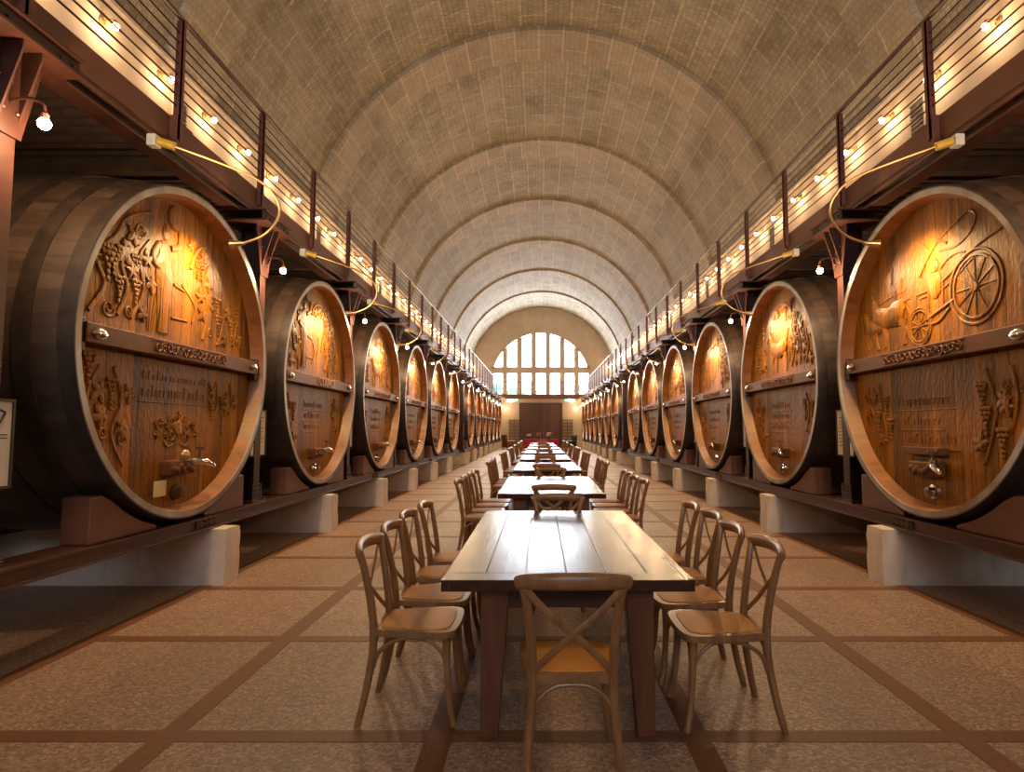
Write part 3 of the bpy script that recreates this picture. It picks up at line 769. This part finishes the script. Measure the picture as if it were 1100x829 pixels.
def make_cask(kind, bar='scroll', extra='tap'):
    """local origin: centre of the rim circle, +x towards the aisle, y to the viewer's right"""
    t = thing('wine_cask', 'x', 'cask', (0,0,0), 0, 'giant carved wine casks')
    L = 2.15; Nn = 14
    rb = lambda a: 1.43+.10*math.sin(PI*min(1, max(0, a/L)))
    m = MB(); prof = [(rb(L*i/Nn), -L*i/Nn) for i in range(Nn+1)]
    prof = prof + [(RH, -L), (RH, -L+.1), (.001, -L+.1)]
    m.lathe(prof[::-1], 72, 'x', cap1=False); m.build('stave_body', M['stave'], t, fix=True)
    # chime: rim face and inner bevel down to the head
    m = MB(); m.lathe([(1.43, -.004), (1.428, .006), (1.375, .006)], 96, 'x'); mm = m
    o = MB()
    vs = m.v
    o.lathe([(1.43, -.01), (1.43, .006), (1.375, .006), (1.372, 0)], 96, 'x', close=True); o.build('rim', M['rim'], t, fix=True)
    o = MB(); o.lathe([(1.375, .004), (RH, -REC-.01), (RH+.07, -REC-.01), (1.40, .0)], 96, 'x', close=True); o.build('chime', M['chime'], t, fix=True)
    for (a, w) in ((.0, .10), (.26, .11), (.55, .10), (1.3, .10), (1.62, .11), (1.95, .1)):
        h = MB(); ra, rc = rb(a)+.011, rb(a+w)+.011
        if a == 0: h.lathe([(ra-.013, .0085), (ra, .0085), (rc, -w), (rc-.02, -w), (ra-.013, -.02)], 96, 'x', close=True)
        else: h.lathe([(ra, -a), (rc, -a-w), (rc-.02, -a-w), (ra-.02, -a)], 80, 'x', close=True)
        h.build('hoop', M['hoop'], t, fix=True)
    h = MB(); h.lathe([(.001, -REC), (.6, -REC), (RH+.02, -REC), (RH+.02, -REC-.06), (.001, -REC-.06)], 96, 'x')
    hd = h.build('head', M['head'], t, smooth=20, fix=True)
    relief_type(kind, hash(kind) % 1000 if False else {'harvest': 3, 'wagon': 5, 'vines': 8, 'horses': 11}[kind]).squash(-REC, .6).build('carving', M['head'], hd)
    # cross bar
    b = MB(); x0 = -REC+.0; b.box(x0, x0+.11, -1.29, 1.29, -.072, .072)
    bar_o = b.build('crossbar', M['crossbar'], t, smooth=0, bevel=.008)
    rnd = random.Random(len(kind)); d = MB(); xx = x0+.11
    if bar == 'scroll':
        for k in range(15):
            spiral(d, -.5+k*.075, .0, .042, 1.4, xx, 1 if k % 2 else -1, .009, k)
        for s in (-1, 1): d.sweep([(xx+.002, -.58, s*.055), (xx+.002, .62, s*.055)], .006, 5)
        d.build('bar_carving', M['crossbar'], bar_o)
    else:
        me = text_mesh(bar, .165, .008, 'bar_lettering'); me.materials.append(M['relief'])
        o = bpy.data.objects.new('bar_lettering', me); C.objects.link(o); o.parent = bar_o
        o.matrix_local = Matrix(((0, 0, 1, xx+.004), (1, 0, 0, .15), (0, 1, 0, 0), (0, 0, 0, 1)))
    for s in (-1, 1):
        d = MB(); y0, y1 = sorted((s*1.27, s*1.335)); d.box(x0-.005, x0+.09, y0, y1, -.13, .10)
        br = d.build('end_bracket', M['frame_dark'], t, smooth=0, bevel=.006)
        d = MB(); d.lathe([(.03, -.01), (.05, .0), (.05, .014), (.03, .03), (.001, .034)], 14, 'x', (0, 0, 0))
        for v_i in range(len(d.v)):
            a, bb, c = d.v[v_i]; d.v[v_i] = (xx+a, s*1.17+bb*1.5, c*.8)
        d.build('bolt', M['chrome'], bar_o)
    # tap at the bottom
    v0 = -1.0
    if kind == 'wagon': v0 = -1.02
    d = MB(); d.box(-REC-.005, -REC+.10, -.22, .14, v0-.065, v0+.065)
    for k in range(7): d.ball((-REC+.09, -.18+k*.045, v0+random.uniform(-.03, .03)), .035, 8, 5)
    tp = d.build('tap_block', M['crossbar'], t, bevel=.012)
    d = MB(); d.sweep(catmull([(-REC+.06, .1, v0+.03), (-REC+.12, .17, v0+.045), (-REC+.16, .26, v0+.02), (-REC+.17, .33, v0-.01)], 5), [.034]*5+[.03]*5+[.022]*4+[.016]*2, 10)
    d.lathe([(.02, 0), (.03, .04), (.012, .06), (.012, .1), (.04, .11), (.04, .13)], 10, 'z', (-REC+.12, .17, v0+.04))
    d.build('tap_spout', M['chrome'], tp)
    d = MB(); d.lathe([(.07, 0), (.065, .025), (.04, .03), (.035, .05), (.045, .055), (.045, .075), (.02, .08), (.001, .08)], 16, 'x', (-REC, .0, -1.22))
    d.build('drain_plug', M['chrome'] if kind != 'harvest' else M['crossbar'], t)
    if kind == 'harvest':
        d = MB(); d.ball((-REC+.09, -.02, v0+.1), .055, 10, 6, (.7, 1, 1)); d.build('tap_knob', M['brass'], tp)
        d = MB(); d.box(-REC+.035, -REC+.045, -.36, -.2, -1.23, -1.1); d.build('card', M['card'], t, smooth=0)
    if kind == 'wagon':
        d = MB(); d.box(-REC-.005, -REC+.09, -.33, .2, -.895, -.83); d.build('ledge', M['crossbar'], t, smooth=0, bevel=.006)
    return t

casks = {}
zc_l = 2.14
protos = {'harvest': make_cask('harvest'), 'wagon': make_cask('wagon'), 'vines': make_cask('vines'), 'named': make_cask('vines', 'COURCE'), 'horses': make_cask('horses')}
trees = {k: snapshot(v) for k, v in protos.items()}
used = set()
for s in (-1, 1):
    for i, y in enumerate(YB):
        if i == 0: k = 'harvest' if s < 0 else 'wagon'
        elif i == 1 and s < 0: k = 'named'
        else: k = 'vines' if (i % 2 == 1) == (s < 0) else 'horses'
        loc = (s*FX, y, zc_l); rz = 0 if s < 0 else PI
        if i == 0: lab = 'nearest giant cask on the left, carved with grapevines and a standing figure' if s < 0 else 'nearest giant cask on the right, carved with a horse wagon and wheels'
        elif i < 6: lab = 'giant carved oak cask in the %s row, %s from the front' % (SIDE[s], ORD[i+1])
        else: lab = 'giant carved oak cask in the far %s row, %s beyond the gap' % (SIDE[s], ORD[i-5])
        if k not in used:
            used.add(k); o = protos[k]; o.location = loc; o.rotation_euler = (0,0,rz); o['label'] = lab
        else: dup(protos[k], loc, rz, lab, trees[k])

# chocks: wedge blocks on the beams, two in front for each cask
def make_chock(side):
    m = MB(); zb = .655-2.14
    def prof(y_in, y_out, x):
        # polygon in y-z: follows the belly of the cask
        pts = [(y_in, 0)]
        pts += [(y_out, 0), (y_out, .34)]
        N = 6
        R = 1.487
        for i in range(N+1):
            y = (y_out-.12)+(y_in-(y_out-.12))*i/N if y_out > 0 else (y_out+.12)+(y_in-(y_out+.12))*i/N
            z = -math.sqrt(R*R-y*y)-zb-.006
            pts.append((y, max(.012, min(z, .34))))
        return pts
    P = prof(.36, 1.12, 0)
    if side < 0: P = [(-a, b) for a, b in P][::-1]
    m.prism(P, 'x', -.11, .11)
    return m
chocks = {}
for sd in (-1, 1):
    mb = make_chock(sd); chocks[sd] = mb
first = {}
for s in (-1, 1):
    for i, y in enumerate(YB):
        for sd in (-1, 1):
            if sd not in first:
                o = chocks[sd].build('cask_chock', M['chock'], None, smooth=0, bevel=.02, fix=True); first[sd] = o
            else:
                o = first[sd].copy(); C.objects.link(o)
            o.location = (s*3.38, y, .655)
            side = 'near' if sd < 0 else 'far'
            if i < 6: lab = 'red-brown wooden chock at the %s side of the %s cask on the %s' % (side, ORD[i+1] if i else 'nearest', SIDE[s])
            else: lab = 'red-brown chock at the %s side of the %s %s cask beyond the gap' % (side, ORD[i-5], SIDE[s])
            tag(o, lab, 'chock', 'wooden chocks under the casks')

# ------------------------------------------------------------------ lamps
WARM = (1, .56, .22)
def lightdata(name, typ, energy, col=WARM, rad=.03, **k):
    l = bpy.data.lights.new(name, typ); l.energy = energy; l.color = col; l.shadow_soft_size = rad
    for a, b in k.items(): setattr(l, a, b)
    return l
L_SPOT = lightdata('cask_spot_light', 'SPOT', 95, (1, .66, .28), .05, spot_size=math.radians(150), spot_blend=1)
L_END = lightdata('end_lamp_light', 'POINT', 1.5, (1, .7, .4), .06)
L_COL = lightdata('column_bulb_light', 'POINT', 38, (1, .69, .38), .06)
L_WALL = lightdata('wall_bulb_light', 'POINT', 4, (1, .72, .46), .05)

def make_gooseneck(q):
    """origin at the junction box on the girder, +x towards the aisle"""
    t = thing('gooseneck_lamp', 'x', 'lamp', (0,0,0), 0, 'brass gooseneck lamps over the casks')
    m = MB(); m.box(.003, .08, -.36*q-.045, -.36*q+.045, -.05, .05); m.build('junction_box', M['white_plastic'], t, smooth=0, bevel=.008)
    m = MB(); m.sweep([(.08, -.36*q, 0), (.2, -.32*q, -.03)], .038, 8); m.build('sleeve', M['yellow'], t)
    pts = catmull([(.2, -.32*q, -.03), (.55, -.19*q, -.13), (.8, -.1*q, -.22), (.93, -.04*q, -.33), (.98, 0, -.47), (.93, 0, -.62), (.82, 0, -.72), (.66, 0, -.78)], 6)
    m = MB(); m.sweep(pts, .011, 8); m.build('arm', M['brass'], t)
    m = MB(); m.sweep([(.68, 0, -.778), (.60, 0, -.785), (.55, 0, -.79)], [.016, .028, .042], 12, caps=False)
    m.sweep([(.68, 0, -.778), (.67, 0, -.779)], [.016, .016], 12); hd = m.build('lamp_head', M['brass'], t)
    m = MB(); m.ball((.575, 0, -.787), .024, 8, 6); m.build('bulb', M['bulb'], hd)
    l = bpy.data.objects.new('cask_spot_light', L_SPOT); C.objects.link(l); l.parent = t; l.location = (.535, 0, -.79)
    l.rotation_euler = Vector((-1, 0, -1.5)).to_track_quat('-Z', 'Y').to_euler()
    return t
for s in (-1, 1):
    g0 = make_gooseneck(-s); gt = snapshot(g0); first_ = True
    for i, y in enumerate(YB):
        loc = (s*3.48, y, 3.93); rz = 0 if s < 0 else PI
        if i < 6: lab = 'brass gooseneck lamp above the %s cask on the %s' % (ORD[i+1] if i else 'nearest', SIDE[s])
        else: lab = 'brass gooseneck lamp above the %s %s cask beyond the gap' % (ORD[i-5], SIDE[s])
        if first_: g0.location = loc; g0.rotation_euler = (0,0,rz); g0['label'] = lab; first_ = False
        else: dup(g0, loc, rz, lab, gt)
def make_colbulb():
    t = thing('column_bulb', 'x', 'lamp', (0,0,0), 0, 'bare bulbs on the columns')
    m = MB(); m.sweep(catmull([(-.04, 0, .1), (.12, 0, .16), (.25, 0, .13), (.27, 0, .05)], 4), .01, 6); m.lathe([(.022, .03), (.022, .06), (.012, .07)], 10, 'z', (.27, 0, 0)); m.build('bracket', M['steel'], t)
    m = MB(); m.ball((.27, 0, 0), .036, 10, 7); m.build('bulb', M['bulb'], t)
    l = bpy.data.objects.new('column_bulb_light', L_COL); C.objects.link(l); l.parent = t; l.location = (.34, 0, -.04)
    return t
b0 = make_colbulb(); bt = snapshot(b0); first_ = True
for s in (-1, 1):
    for i, y in enumerate(YC):
        loc = (s*3.38+0, y, 3.3); rz = 0 if s < 0 else PI
        if i < 7: lab = 'bare glowing bulb on the %s steel column of the near %s row' % (ORD[i+1], SIDE[s])
        else: lab = 'bare glowing bulb on the %s steel column of the far %s row' % (ORD[i-6], SIDE[s])
        if first_: b0.location = loc; b0.rotation_euler = (0,0,rz); b0['label'] = lab; first_ = False
        else: dup(b0, loc, rz, lab, bt)
def make_wallbulb():
    t = thing('wall_bulb', 'x', 'lamp', (0,0,0), 0, 'glowing bulbs along the upper walls')
    m = MB(); m.lathe([(.06, 0), (.06, .02), (.02, .03)], 12, 'x'); m.sweep(catmull([(.02, 0, 0), (.12, 0, .02), (.18, 0, -.01)], 4), .012, 6); m.lathe([(.012, .05), (.03, .02), (.03, -.005)], 10, 'z', (.18, 0, -.035)); m.build('bracket', M['brass'], t)
    m = MB(); m.ball((.18, 0, -.075), .045, 10, 7); m.build('bulb', M['bulb'], t)
    l = bpy.data.objects.new('wall_bulb_light', L_WALL); C.objects.link(l); l.parent = t; l.location = (.24, 0, -.14)
    return t
w0 = make_wallbulb(); wt = snapshot(w0); first_ = True
for s in (-1, 1):
    for i in range(38):
        y = 6.3+1.19*i
        loc = (s*WX, y, 6.62); rz = 0 if s < 0 else PI
        if i < 12: lab = 'glowing wall bulb above the %s gallery, %s from the front' % (SIDE[s], ORD[i+1])
        else: lab = 'glowing bulb in the distant stretch of the upper %s wall row' % SIDE[s]
        if first_: w0.location = loc; w0.rotation_euler = (0,0,rz); w0['label'] = lab; first_ = False
        else: dup(w0, loc, rz, lab, wt)
# small dark vents in the upper walls
first_ = None
def make_vent():
    t = thing('wall_vent', 'x', 'vent', (0,0,0), 0, 'louvred vents in the upper walls')
    m = MB(); m.box(0, .03, -.2, -.17, -.32, .32); m.box(0, .03, .17, .2, -.32, .32); m.box(0, .03, -.17, .17, .29, .32); m.box(0, .03, -.17, .17, -.32, -.29); m.build('frame', M['cornice'], t, smooth=0)
    m = MB(); m.box(.002, .008, -.17, .17, -.29, .29)
    for k in range(8): m.frustum([(.008, -.17, -.29+.07*k), (.02, -.17, -.29+.07*k), (.02, .17, -.29+.07*k), (.008, .17, -.29+.07*k)], [(.008, -.17, -.25+.07*k), (.01, -.17, -.25+.07*k), (.01, .17, -.25+.07*k), (.008, .17, -.25+.07*k)])
    m.build('louvre', M['darkwall'], t, smooth=0); return t
v0 = make_vent(); vt = snapshot(v0); k = 0
for s in (-1, 1):
    for i in range(7):
        loc = (s*WX, 9.2+5.95*i-(.4 if i > 4 else 0), 6.2); rz = 0 if s < 0 else PI
        lab = 'small dark louvred vent in the upper %s wall, %s from the front' % (SIDE[s], ORD[i+1])
        if k == 0: v0.location = loc; v0.rotation_euler = (0,0,rz); v0['label'] = lab; k = 1
        else: dup(v0, loc, rz, lab, vt)
# sconces on the end wall
for s, x in ((-1, -2.92), (1, 2.80)):
    t = thing('end_wall_lamp', 'small glowing lamp on the end wall %s of the brown door' % SIDE[s], 'lamp', (x, YE, 3.15), 0, 'lamps beside the end door')
    m = MB(); m.box(-.06, .06, -.03, 0, -.1, .1); m.build('backplate', M['brass'], t, smooth=0)
    m = MB(); m.ball((0, -.12, 0), .09, 10, 7); m.build('globe', M['bulb_far'], t)
    l = bpy.data.objects.new('end_lamp_light', L_END); C.objects.link(l); l.parent = t; l.location = (0, -.3, 0)

# framed notices on the columns
def make_notice(full=False):
    t = thing('framed_notice', 'x', 'notice', (0,0,0), 0, 'framed notices on the columns')
    m = MB()
    for (a, b, c, d) in ((-.2, .2, .25, .265), (-.2, .2, -.265, -.25), (-.2, -.185, -.25, .25), (.185, .2, -.25, .25)): m.box(0, .022, a, b, c, d)
    m.build('frame', M['frame_dark'], t, smooth=0)
    m = MB(); m.box(.004, .012, -.186, .186, -.251, .251); p = m.build('sheet', M['paper'], t, smooth=0)
    m = MB()
    if full:
        m.sweep([(.013, .07, .18), (.013, .10, .12), (.013, .135, .18)], .007, 5); m.sweep([(.013, .05, .2), (.013, .1, .2), (.013, .14, .185)], .006, 5)
        for z in (.05, .03): m.box(.012, .0135, -.14, .16, z, z+.006)
    else:
        for i in range(9): m.box(.012, .0135, -.14, .14-(i % 3)*.03, .17-i*.04, .178-i*.04)
    m.build('print', M['ink'], p, smooth=0)
    return t
nf = make_notice(True); nf.location = (-3.32, 3.54, 1.385); nf['label'] = 'framed white notice with dark lettering on the nearest left column'
n0 = make_notice(); nt = snapshot(n0); k = 0
for s in (-1, 1):
    for i, y in enumerate(YC):
        if (s < 0 and i == 0) or i == 6 or i > 11: continue
        if s > 0 and i == 0: continue
        loc = (s*3.362, y+.02, 1.43); rz = 0 if s < 0 else PI
        if i < 7: lab = 'pale framed notice hung on the %s column of the near %s row' % (ORD[i+1], SIDE[s])
        else: lab = 'pale framed notice hung on the %s column of the far %s row' % (ORD[i-6], SIDE[s])
        if k == 0: n0.location = loc; n0.rotation_euler = (0,0,rz); n0['label'] = lab; k = 1
        else: dup(n0, loc, rz, lab, nt)

# ------------------------------------------------------------------ tables and chairs
def make_table():
    t = thing('dining_table', 'x', 'table', (0,0,0), 0, 'long dining tables down the aisle')
    L = 2.5
    m = MB(); m.box(-.6, .6, 0, .15, .705, .76); m.box(-.6, .6, L-.15, L, .705, .76)
    for k in range(6): m.box(-.6+.2*k, -.6+.2*k+.1965, .152, L-.152, .706, .7595)
    m.box(-.59, .59, .1, L-.1, .708, .752)
    m.build('tabletop', M['table_top'], t, smooth=0, bevel=.003)
    for sx in (-1, 1):
        for y0, d in ((.09, 1), (L-.09, -1)):
            X = lambda v: sx*v
            xo, xi, xb = .42, .28, .335
            ya, yb, yc = y0, y0+d*.13, y0+d*.08
            def ring(a, b, c, e, z):
                q = [(min(a, b), min(c, e), z), (max(a, b), min(c, e), z), (max(a, b), max(c, e), z), (min(a, b), max(c, e), z)]; return q
            m = MB(); m.frustum(ring(X(xo), X(xb), ya, yc, 0), ring(X(xo), X(xi), ya, yb, .705)); m.build('leg', M['table_leg'], t, smooth=0, bevel=.004)
    m = MB(); m.box(-.28, .28, .12, .15, .6, .705); m.box(-.28, .28, L-.15, L-.12, .6, .705); m.box(-.4, -.37, .22, L-.22, .6, .705); m.box(.37, .4, .22, L-.22, .6, .705)
    m.build('apron', M['table_edge'], t, smooth=0)
    return t
TY = [2.98+3.93*k for k in range(8)]
t0 = make_table(); tt = snapshot(t0)
TN = ['nearest', 'second', 'third', 'fourth', 'fifth', 'sixth', 'seventh', 'farthest']
for k, y in enumerate(TY):
    lab = 'long dark plank-topped dining table, %s' % ('nearest in the line' if k == 0 else 'farthest in the line' if k == 7 else TN[k]+' in the line from the front')
    if k == 0: t0.location = (0, y, 0); t0['label'] = lab
    else: dup(t0, (0, y, 0), 0, lab, tt)

def make_chair():
    """origin on the floor under the seat, sitter faces +y"""
    t = thing('cross_back_chair', 'x', 'chair', (0,0,0), 0, 'cross-back chairs around the tables')
    W = M['chair']
    # seat frame: rounded trapezoid ring
    def outline(k, n=8):
        P = [(-.215*k, .19*k), (-.12*k, .225*k), (.12*k, .225*k), (.215*k, .19*k), (.225*k, .08*k), (.185*k, -.15*k), (.14*k, -.205*k), (-.14*k, -.205*k), (-.185*k, -.15*k), (-.225*k, .08*k)]
        return [(p.x, p.y) for p in catmull([(a, b, 0) for a, b in P], 4, True)]
    o, i_ = outline(1), outline(.84); N = len(o); m = MB()
    vs = [(*p, .428) for p in o] + [(p[0]*1.01, p[1]*1.01, .445) for p in o] + [(*p, .462) for p in o] + [(*p, .464) for p in i_] + [(*p, .430) for p in i_]
    fs = []
    for a in range(5):
        for j in range(N):
            b = (a+1) % 5; q = (j+1) % N; fs.append((a*N+j, a*N+q, b*N+q, b*N+j))
    m.add(vs, fs); m.build('seat_frame', W, t, 50, fix=True)
    c = outline(.86); c2 = outline(.5); m = MB()
    m.add([(*p, .452) for p in c] + [(p[0]*.97, p[1]*.97, .468) for p in c] + [(*p, .474) for p in c2] + [(0, 0, .473)],
          [(j, (j+1) % N, N+(j+1) % N, N+j) for j in range(N)] + [(N+j, N+(j+1) % N, 2*N+(j+1) % N, 2*N+j) for j in range(N)] + [(2*N+j, 2*N+(j+1) % N, 3*N) for j in range(N)])
    m.build('seat', M['cane'], t, 50, fix=True)
    for s in (-1, 1):
        m = MB(); P = catmull([(s*.168, .165, .45), (s*.172, .175, .25), (s*.182, .19, .1), (s*.205, .215, 0)], 5)
        m.sweep(P, [.0195-.004*k/len(P) for k in range(len(P))], 10); m.build('front_leg', W, t)
        m = MB(); P = catmull([(s*.205, -.265, 0), (s*.188, -.235, .13), (s*.17, -.205, .32), (s*.167, -.20, .46), (s*.172, -.215, .6), (s*.19, -.245, .76), (s*.212, -.265, .855)], 6)
        K = len(P)-1
        m.sweep(P, [.0165+.0045*math.sin(PI*k/K) for k in range(K+1)], 10); m.build('rear_leg', W, t)
        # crossing strap
        m = MB(); P = catmull([(s*.212, -.277, .845), (s*.11, -.272, .735), (0, -.268-s*.004, .645), (-s*.09, -.25, .56), (-s*.158, -.215, .485)], 6)
        m.sweep(P, .0125, 8, (.45, 1.25), (0, 1, 0)); m.build('cross_strap', W, t)
        # side brace hoop under the seat
        m = MB(); P = catmull([(s*.172, .175, .25), (s*.172, .15, .34), (s*.172, .08, .405), (s*.172, 0, .42), (s*.172, -.09, .405), (s*.17, -.17, .35), (s*.168, -.20, .27)], 5)
        m.sweep(P, .011, 8); m.build('brace_hoop', W, t)
    for yy, zz in ((.178, 0), (-.205, .0)):
        m = MB(); P = catmull([(-.17, yy, .25), (-.155, yy, .34), (-.09, yy*.97, .405), (0, yy*.97, .422), (.09, yy*.97, .405), (.155, yy, .34), (.17, yy, .25)], 5)
        m.sweep(P, .011, 8); m.build('brace_hoop', W, t)
    # curved top rail
    m = MB(); P = catmull([(-.235, -.262, .845), (-.20, -.272, .853), (-.1, -.298, .86), (0, -.306, .863), (.1, -.298, .86), (.20, -.272, .853), (.235, -.262, .845)], 5); K = len(P)-1
    m.sweep(P, [.024+.011*math.sin(PI*k/K)**.6 for k in range(K+1)], 12, (.6, 1.0), (0, 1, 0)); m.build('top_rail', W, t, 60)
    return t
c0 = make_chair(); ct = snapshot(c0); first_ = True
rc = random.Random(21)
def chair(x, y, rz, lab):
    global first_
    if first_: c0.location = (x, y, 0); c0.rotation_euler = (0,0,rz); c0['label'] = lab; first_ = False
    else: dup(c0, (x, y, 0), rz, lab, ct)
for k, y in enumerate(TY):
    nm = 'the %s table' % TN[k]
    for s in (-1, 1):
        for j, off in enumerate((.40, .95, 1.5, 2.05)):
            jx, jy, ja = rc.uniform(-.02, .02), rc.uniform(-.02, .02), rc.uniform(-.05, .05)
            if k == 0: jy *= .3; ja *= .4
            # a sitter on the left faces +x
            chair(s*(.79+jx), y+off+jy-(.05 if s > 0 else 0), (-PI/2 if s < 0 else PI/2)+ja,
                  'cross-back chair on the %s side of %s, %s from its near end' % (SIDE[s], nm, ORD[j+1]))
    chair(.003 if k == 0 else rc.uniform(-.03, .03), y-(.15 if k == 0 else .03), 0 if k == 0 else rc.uniform(-.03, .03), 'cross-back chair at the near end of %s, its back to the viewer' % nm)
    chair(.02+rc.uniform(-.03, .03), y+2.5-.16, PI+rc.uniform(-.04, .04), 'cross-back chair tucked in at the far end of %s' % nm)

# ------------------------------------------------------------------ the far end
t = thing('cloth_table', 'table under a crimson cloth in front of the brown end door', 'table', (-.05, 46, 0))
m = MB(); m.box(-1.2, 1.2, -.4, .4, .72, .75)
for sx in (-1, 1):
    for sy in (-1, 1): m.box(sx*1.1-.03, sx*1.1+.03, sy*.33-.03, sy*.33+.03, 0, .72)
m.build('table_frame', M['table_leg'], t, smooth=0)
m = MB(); N = 80; per = []
for i in range(N):
    a = i/N*4; sd = int(a); f = a-sd
    p = [(-1.25+2.5*f, -.45), (1.25, -.45+.9*f), (1.25-2.5*f, .45), (-1.25, .45-.9*f)][sd]; per.append(p)
vs = [(*p, .757) for p in per]
for lvl, z in ((1, .5), (2, .03)):
    for i, p in enumerate(per):
        w = .03*lvl*.6*math.sin(i*1.9); l = math.hypot(p[0]/1.25, p[1]/.45) or 1
        vs.append((p[0]*(1+w/1.25)+.02*lvl*(1 if p[0] > 0 else -1), p[1]+(.03*lvl*.5+w)*(1 if p[1] > 0 else -1), z))
fs = [tuple(range(N))[::-1]]
for l in range(2): fs += [(l*N+i, l*N+(i+1) % N, (l+1)*N+(i+1) % N, (l+1)*N+i) for i in range(N)]
m.add(vs, fs); o = m.build('cloth', M['redcloth'], t, 60, fix=True)
rf = random.Random(4)
for x, pm, hgt, lab in ((-.95, 'petal', .34, 'cream flowers at the left end of the crimson table'), (-.25, 'petal_red', .42, 'rust and cream flower arrangement at the middle of the crimson table'), (.55, 'petal', .46, 'tall pale flower arrangement on the right half of the crimson table')):
    t = thing('flower_arrangement', lab, 'flowers', (x, 46, .758), 0, 'flower arrangements on the crimson table')
    m = MB(); m.lathe([(.05, 0), (.08, .05), (.07, .12), (.05, .16), (.06, .18)], 12); m.build('vase', M['glass_vase'], t)
    m = MB(); f = MB()
    for k in range(22):
        a, r = rf.uniform(0, 6.28), rf.uniform(.02, .2); z = .2+rf.uniform(.0, hgt-.2)
        m.sweep([(0, 0, .12), (r*.5*math.cos(a), r*.5*math.sin(a), .5*z+.08), (r*math.cos(a), r*math.sin(a), z)], .005, 4)
        f.ball((r*math.cos(a), r*math.sin(a), z), rf.uniform(.03, .055), 7, 5)
    m.build('stems', M['green_leaf'], t); f.build('blossoms', M[pm], t)
def armchair(name, lab, loc, rz, mat, wing):
    t = thing(name, lab, 'armchair', loc, rz)
    m = MB(); m.prism([(-.36, .18), (.36, .18), (.36, .42), (.3, .46), (-.36, .44)], 'x', -.3, .3); m.build('seat', mat, t, smooth=0, bevel=.03)
    m = MB(); P = [(-.36, .3), (-.26, .3), (-.34, 1.08), (-.42, 1.12), (-.5, 1.06)]; m.prism(P, 'x', -.34, .34); m.build('backrest', mat, t, smooth=0, bevel=.05)
    for s in (-1, 1):
        m = MB(); a, b = sorted((s*.3, s*.42)); m.prism([(-.4, .18), (.36, .18), (.38, .6), (.3, .66), (-.3, .66), (-.36, .7)] + ([(-.22, .95), (-.36, 1.05), (-.46, 1.04)] if wing else []), 'x', a, b); m.build('armrest', mat, t, smooth=0, bevel=.04, fix=True)
        for yy in (-.32, .3):
            m = MB(); m.sweep([(s*.32, yy, .19), (s*.33, yy*1.05, 0)], [.03, .02], 8); m.build('leg', M['table_leg'], t)
    return t
armchair('wing_armchair', 'black leather wing armchair at the far right before the end wall', (1.95, 44.2, 0), 1.9, M['leather_black'], True)
armchair('leather_armchair', 'brown leather armchair at the far left before the end wall', (-2.35, 44.6, 0), -1.0, M['leather_brown'], False)
for s, x in ((-1, -2.22), (1, 2.1)):
    t = thing('wooden_rack', 'slatted wooden wine rack against the end wall, %s of the door' % SIDE[s], 'rack', (x, YE-.36, 0), 0, 'wine racks beside the door')
    for a in (-.42, -.02, .38):
        m = MB(); m.box(a, a+.05, 0, .3, 0, 2.3); m.build('upright', M['rackwood'], t, smooth=0)
    for k in range(9):
        m = MB(); m.box(-.42, .43, -.01, .01, .1+.26*k, .16+.26*k); m.box(-.42, .43, .28, .3, .1+.26*k, .16+.26*k); m.build('slat', M['rackwood'], t, smooth=0)

# ------------------------------------------------------------------ light, camera
wd = bpy.data.worlds.new('world'); SC.world = wd; wd.use_nodes = True
wd.node_tree.nodes['Background'].inputs[0].default_value = (.8, .9, 1, 1); wd.node_tree.nodes['Background'].inputs[1].default_value = .5
cam = bpy.data.cameras.new('camera'); co = bpy.data.objects.new('camera', cam); C.objects.link(co)
cam.sensor_width = 36; cam.lens = 665/1100*36; cam.shift_x = -30/1100; cam.clip_start = .05; cam.clip_end = 200
co.location = (-.133, 0, 1.47); co.rotation_euler = (math.radians(90+4.0), 0, 0)
SC.camera = co
SC.view_settings.view_transform = 'Standard'; SC.view_settings.look = 'None'; SC.view_settings.gamma = 1
SC.view_settings.exposure = 0.98
SC.view_settings.use_curve_mapping = False
SC.cycles.use_denoising = True
SC.cycles.max_bounces = 8; SC.cycles.diffuse_bounces = 4; SC.cycles.glossy_bounces = 3
SC.cycles.sample_clamp_indirect = 4
